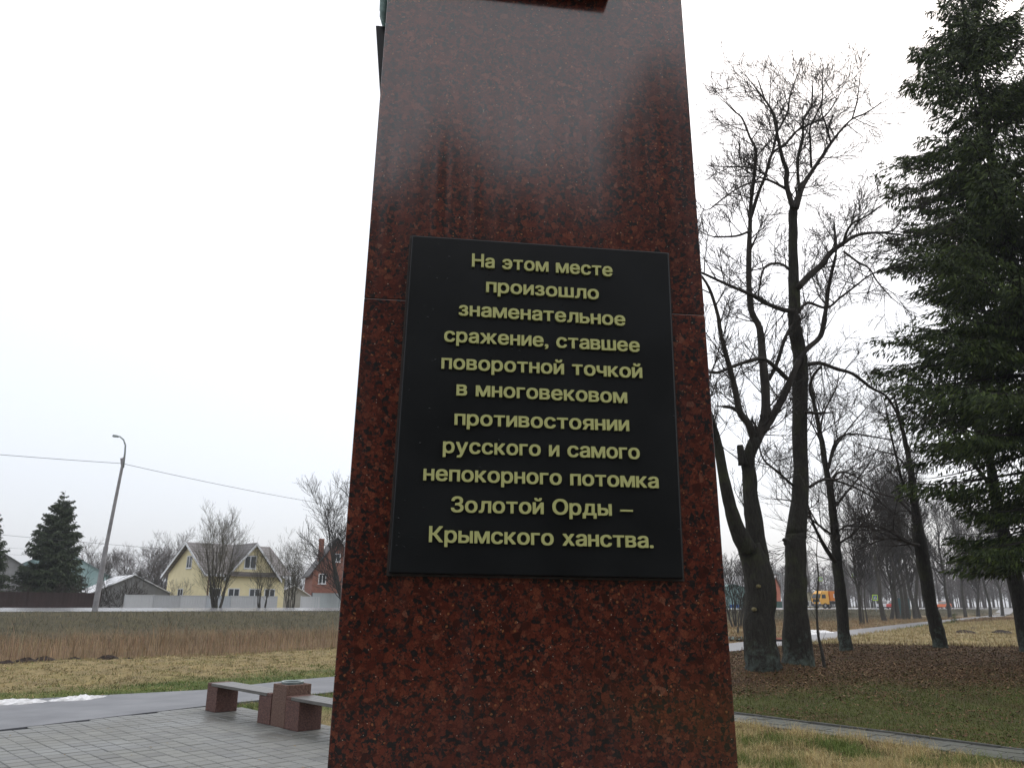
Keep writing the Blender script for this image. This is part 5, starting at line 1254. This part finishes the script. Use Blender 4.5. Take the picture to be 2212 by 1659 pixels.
# left field
X, Y = scatter(150000, 12.5, 34, -.78, .02, 1.1); m = keep(X, Y) & (~isright(X, Y) | (X < -2.2)) & (sroad(X, Y) < -22.8) & (-.8*X+.6*Y > 11); X, Y = X[m], Y[m]; n = len(X)
nz = vn(X, Y, 1.5, 2)*.6+vn(X, Y, 4, 7)*.4; dpp = dpath(X, Y); pg = np.clip(.75-.75*sst(dpp+nz*2.2, .2, 4.2)+.3*vn(X, Y, 3.1, 6), .08, .8)
isg = NR.uniform(0, 1, n) < pg; col = np.where(isg[:, None], GREEN*1.15, STRAW*1.15)
mott = (1+.34*vn(X, Y*1.3, 5.3, 3)+.28*vn(X, Y, 11.1, 8)+.15*vn(X, Y, 1.3, 4))[:, None]; col = col*mott*np.where(isg[:, None], .85, np.array([.86, .88, .84]))
combine([blades(n, X, Y, NR.uniform(.02, .085, n)*(1+.6*vn(X, Y, 7.3, 3)), .005+.0003*Y, 1.25, col, 1, .25)], 'field_grass', M_grass, 'straw coloured field grass turning green beside the path at left', 'grass')
# grass strip behind the benches
X = NR.uniform(-4.4, 3, 26000); Y = NR.uniform(8, 17, 26000); m = keep(X, Y, .02) & (-.8*X+.6*Y < 12.6) & (X < 1.5); X, Y = X[m], Y[m]; n = len(X)
combine([blades(n, X, Y, NR.uniform(.03, .12, n), .004, .8, np.where(NR.uniform(0, 1, (n, 1)) < .5, GREEN*.9, STRAW*.8), 1, .3)], 'verge_grass', M_grass, 'narrow grass verge between the benches and the path', 'grass')
# weeds behind the bin
T = Tree(77)
for q in range(16):
    u = T.r.uniform(2.0, 3.9); dd = T.r.uniform(1.2, 2.4); p = PA+E1*u+E2*dd; T.grow(Vector((p.x, p.y, 0)), Vector((T.r.uniform(-.3, .3), T.r.uniform(-.3, .3), 1)), T.r.uniform(.45, .8), .006, 1, 3, .1, .6)
o = T.cr.build('dry_weeds', M_twig); o['kind'] = 'stuff'; tag(o, 'thin leafless weeds standing behind the litter bin', 'weeds')
# reeds
n = 75000; s = NR.uniform(-23.9, -7, n); t = NR.uniform(-62, 22, n)
s = -23.9+(s+23.9)**1.0
X = t-s*.7071; Y = t+68.5+s*.7071
m = (Y > 14) & (X/Y > -.85) & (X/Y < .1) & (dpath(X, Y) > .3); X, Y, s = X[m], Y[m], s[m]; n = len(X)
clump = np.clip(.72+.55*vn(X, Y, 1.9, 3)+.45*vn(X, Y, 5, 1), .25, 1.35); gapm = NR.uniform(0, 1, n) < np.clip(1.15+.9*vn(X, Y, 2.7, 11), .25, 1); hh = clump*NR.uniform(.35, 1.15, n)*np.where(gapm, 1, .35)*np.where(s < -23, .55, .85)
hh *= (1-.7*sst(s+2.5*vn(X, Y, .7, 9), -17, -8))*(1+.25*vn(X, Y, .9, 14))
col = np.array([.27, .195, .12])*(1-sst(s+2*vn(X, Y, 1.1, 4), -16, -7))[:, None]+np.array([.115, .10, .06])*sst(s+2*vn(X, Y, 1.1, 4), -16, -7)[:, None]; col = col*(1+.25*vn(X, Y, .8, 2)+.3*vn(X, Y, 3.3, 4))[:, None]
R = [blades(n, X, Y, hh, .0085, .3, col, 2, .35)]
combine(R, 'reeds', M_grass, 'belt of brown dry reeds between the field and the road bank', 'reeds')
# rough grass on the bank, both sides of the stele
n = 90000; s = NR.uniform(-9, -.2, n); t = NR.uniform(-62, 90, n); X = t-s*.7071; Y = t+68.5+s*.7071; m = (Y > 20) & (np.abs(X/Y) < .8); X, Y, s = X[m], Y[m], s[m]; n = len(X)
col = np.where(NR.uniform(0, 1, (n, 1)) < .3+.25*vn(X, Y, .9, 5)[:, None], np.array([.24, .20, .11]), np.array([.062, .060, .034]))
combine([blades(n, X, Y, NR.uniform(.1, .36, n)*(1-.65*sst(s, -3, -.5)), .010, .7, col, 1, .35)], 'bank_grass', M_grass, 'rough olive grass on the bank below the road', 'grass')
# loose leaves on the pavers
n = 60; c = [inv[int(q)] for q in NR.integers(0, len(inv), n)]; X = np.array([q[0] for q in c])+NR.uniform(-.1, .1, n); Y = np.array([q[1] for q in c])+NR.uniform(-.1, .1, n)
s = NR.uniform(.008, .022, n); a = NR.uniform(0, 6.28, n); ux = np.c_[np.cos(a), np.sin(a), NR.uniform(-.1, .3, n)]*s[:, None]; vx = np.c_[-np.sin(a), np.cos(a), NR.uniform(-.2, .2, n)]*(s*.5)[:, None]; P = np.c_[X, Y, np.full(n, .010)]
o = link('leaves_on_paving', npmesh('leaves_on_paving', np.stack([P-ux, P+vx, P+ux, P-vx], 1).reshape(-1, 3), np.arange(4*n).reshape(n, 4), np.repeat(np.array([[.24, .17, .07]])*NR.uniform(.5, 1.3, (n, 1)), 4, 0)), M_leaf)
o['kind'] = 'stuff'; tag(o, 'few small dry leaves lying on the plaza paving', 'leaves')
# dark scrub by the brown fence at left
T = Tree(88); T.k = .012
for q in range(26):
    px = T.r.uniform(-60, 330); p = PY(px, 1310, T.r.uniform(64, 72)); z = tz(p.x, p.y)
    T.grow(Vector((p.x, p.y, z)), Vector((T.r.uniform(-.5, .5), T.r.uniform(-.5, .5), 1)), T.r.uniform(1.6, 2.8), .03, 1, 3, .15, .8)
o = T.cr.build('scrub', M_twig); o['kind'] = 'stuff'; tag(o, 'tangled leafless scrub along the brown fence', 'scrub')
# ---------------------------------------------------------------- haze
HZ = True
if HZ:
    b = MB(); b.box(-950, 950, -350, 1250, -2.2, 32); o = link('haze', mesh('haze', b.v, b.f)); o['kind'] = 'stuff'
    m = bpy.data.materials.new('haze'); m.use_nodes = True; m.node_tree.nodes.clear()
    pv = m.node_tree.nodes.new('ShaderNodeVolumePrincipled'); pv.inputs['Color'].default_value = (.86, .90, .95, 1); pv.inputs['Density'].default_value = .0005; pv.inputs['Anisotropy'].default_value = 0
    mo = m.node_tree.nodes.new('ShaderNodeOutputMaterial'); m.node_tree.links.new(pv.outputs[0], mo.inputs['Volume']); o.data.materials.append(m)

if False:
    print('TRIS', sum(len(o.data.polygons) for o in bpy.data.objects if o.type=='MESH'))
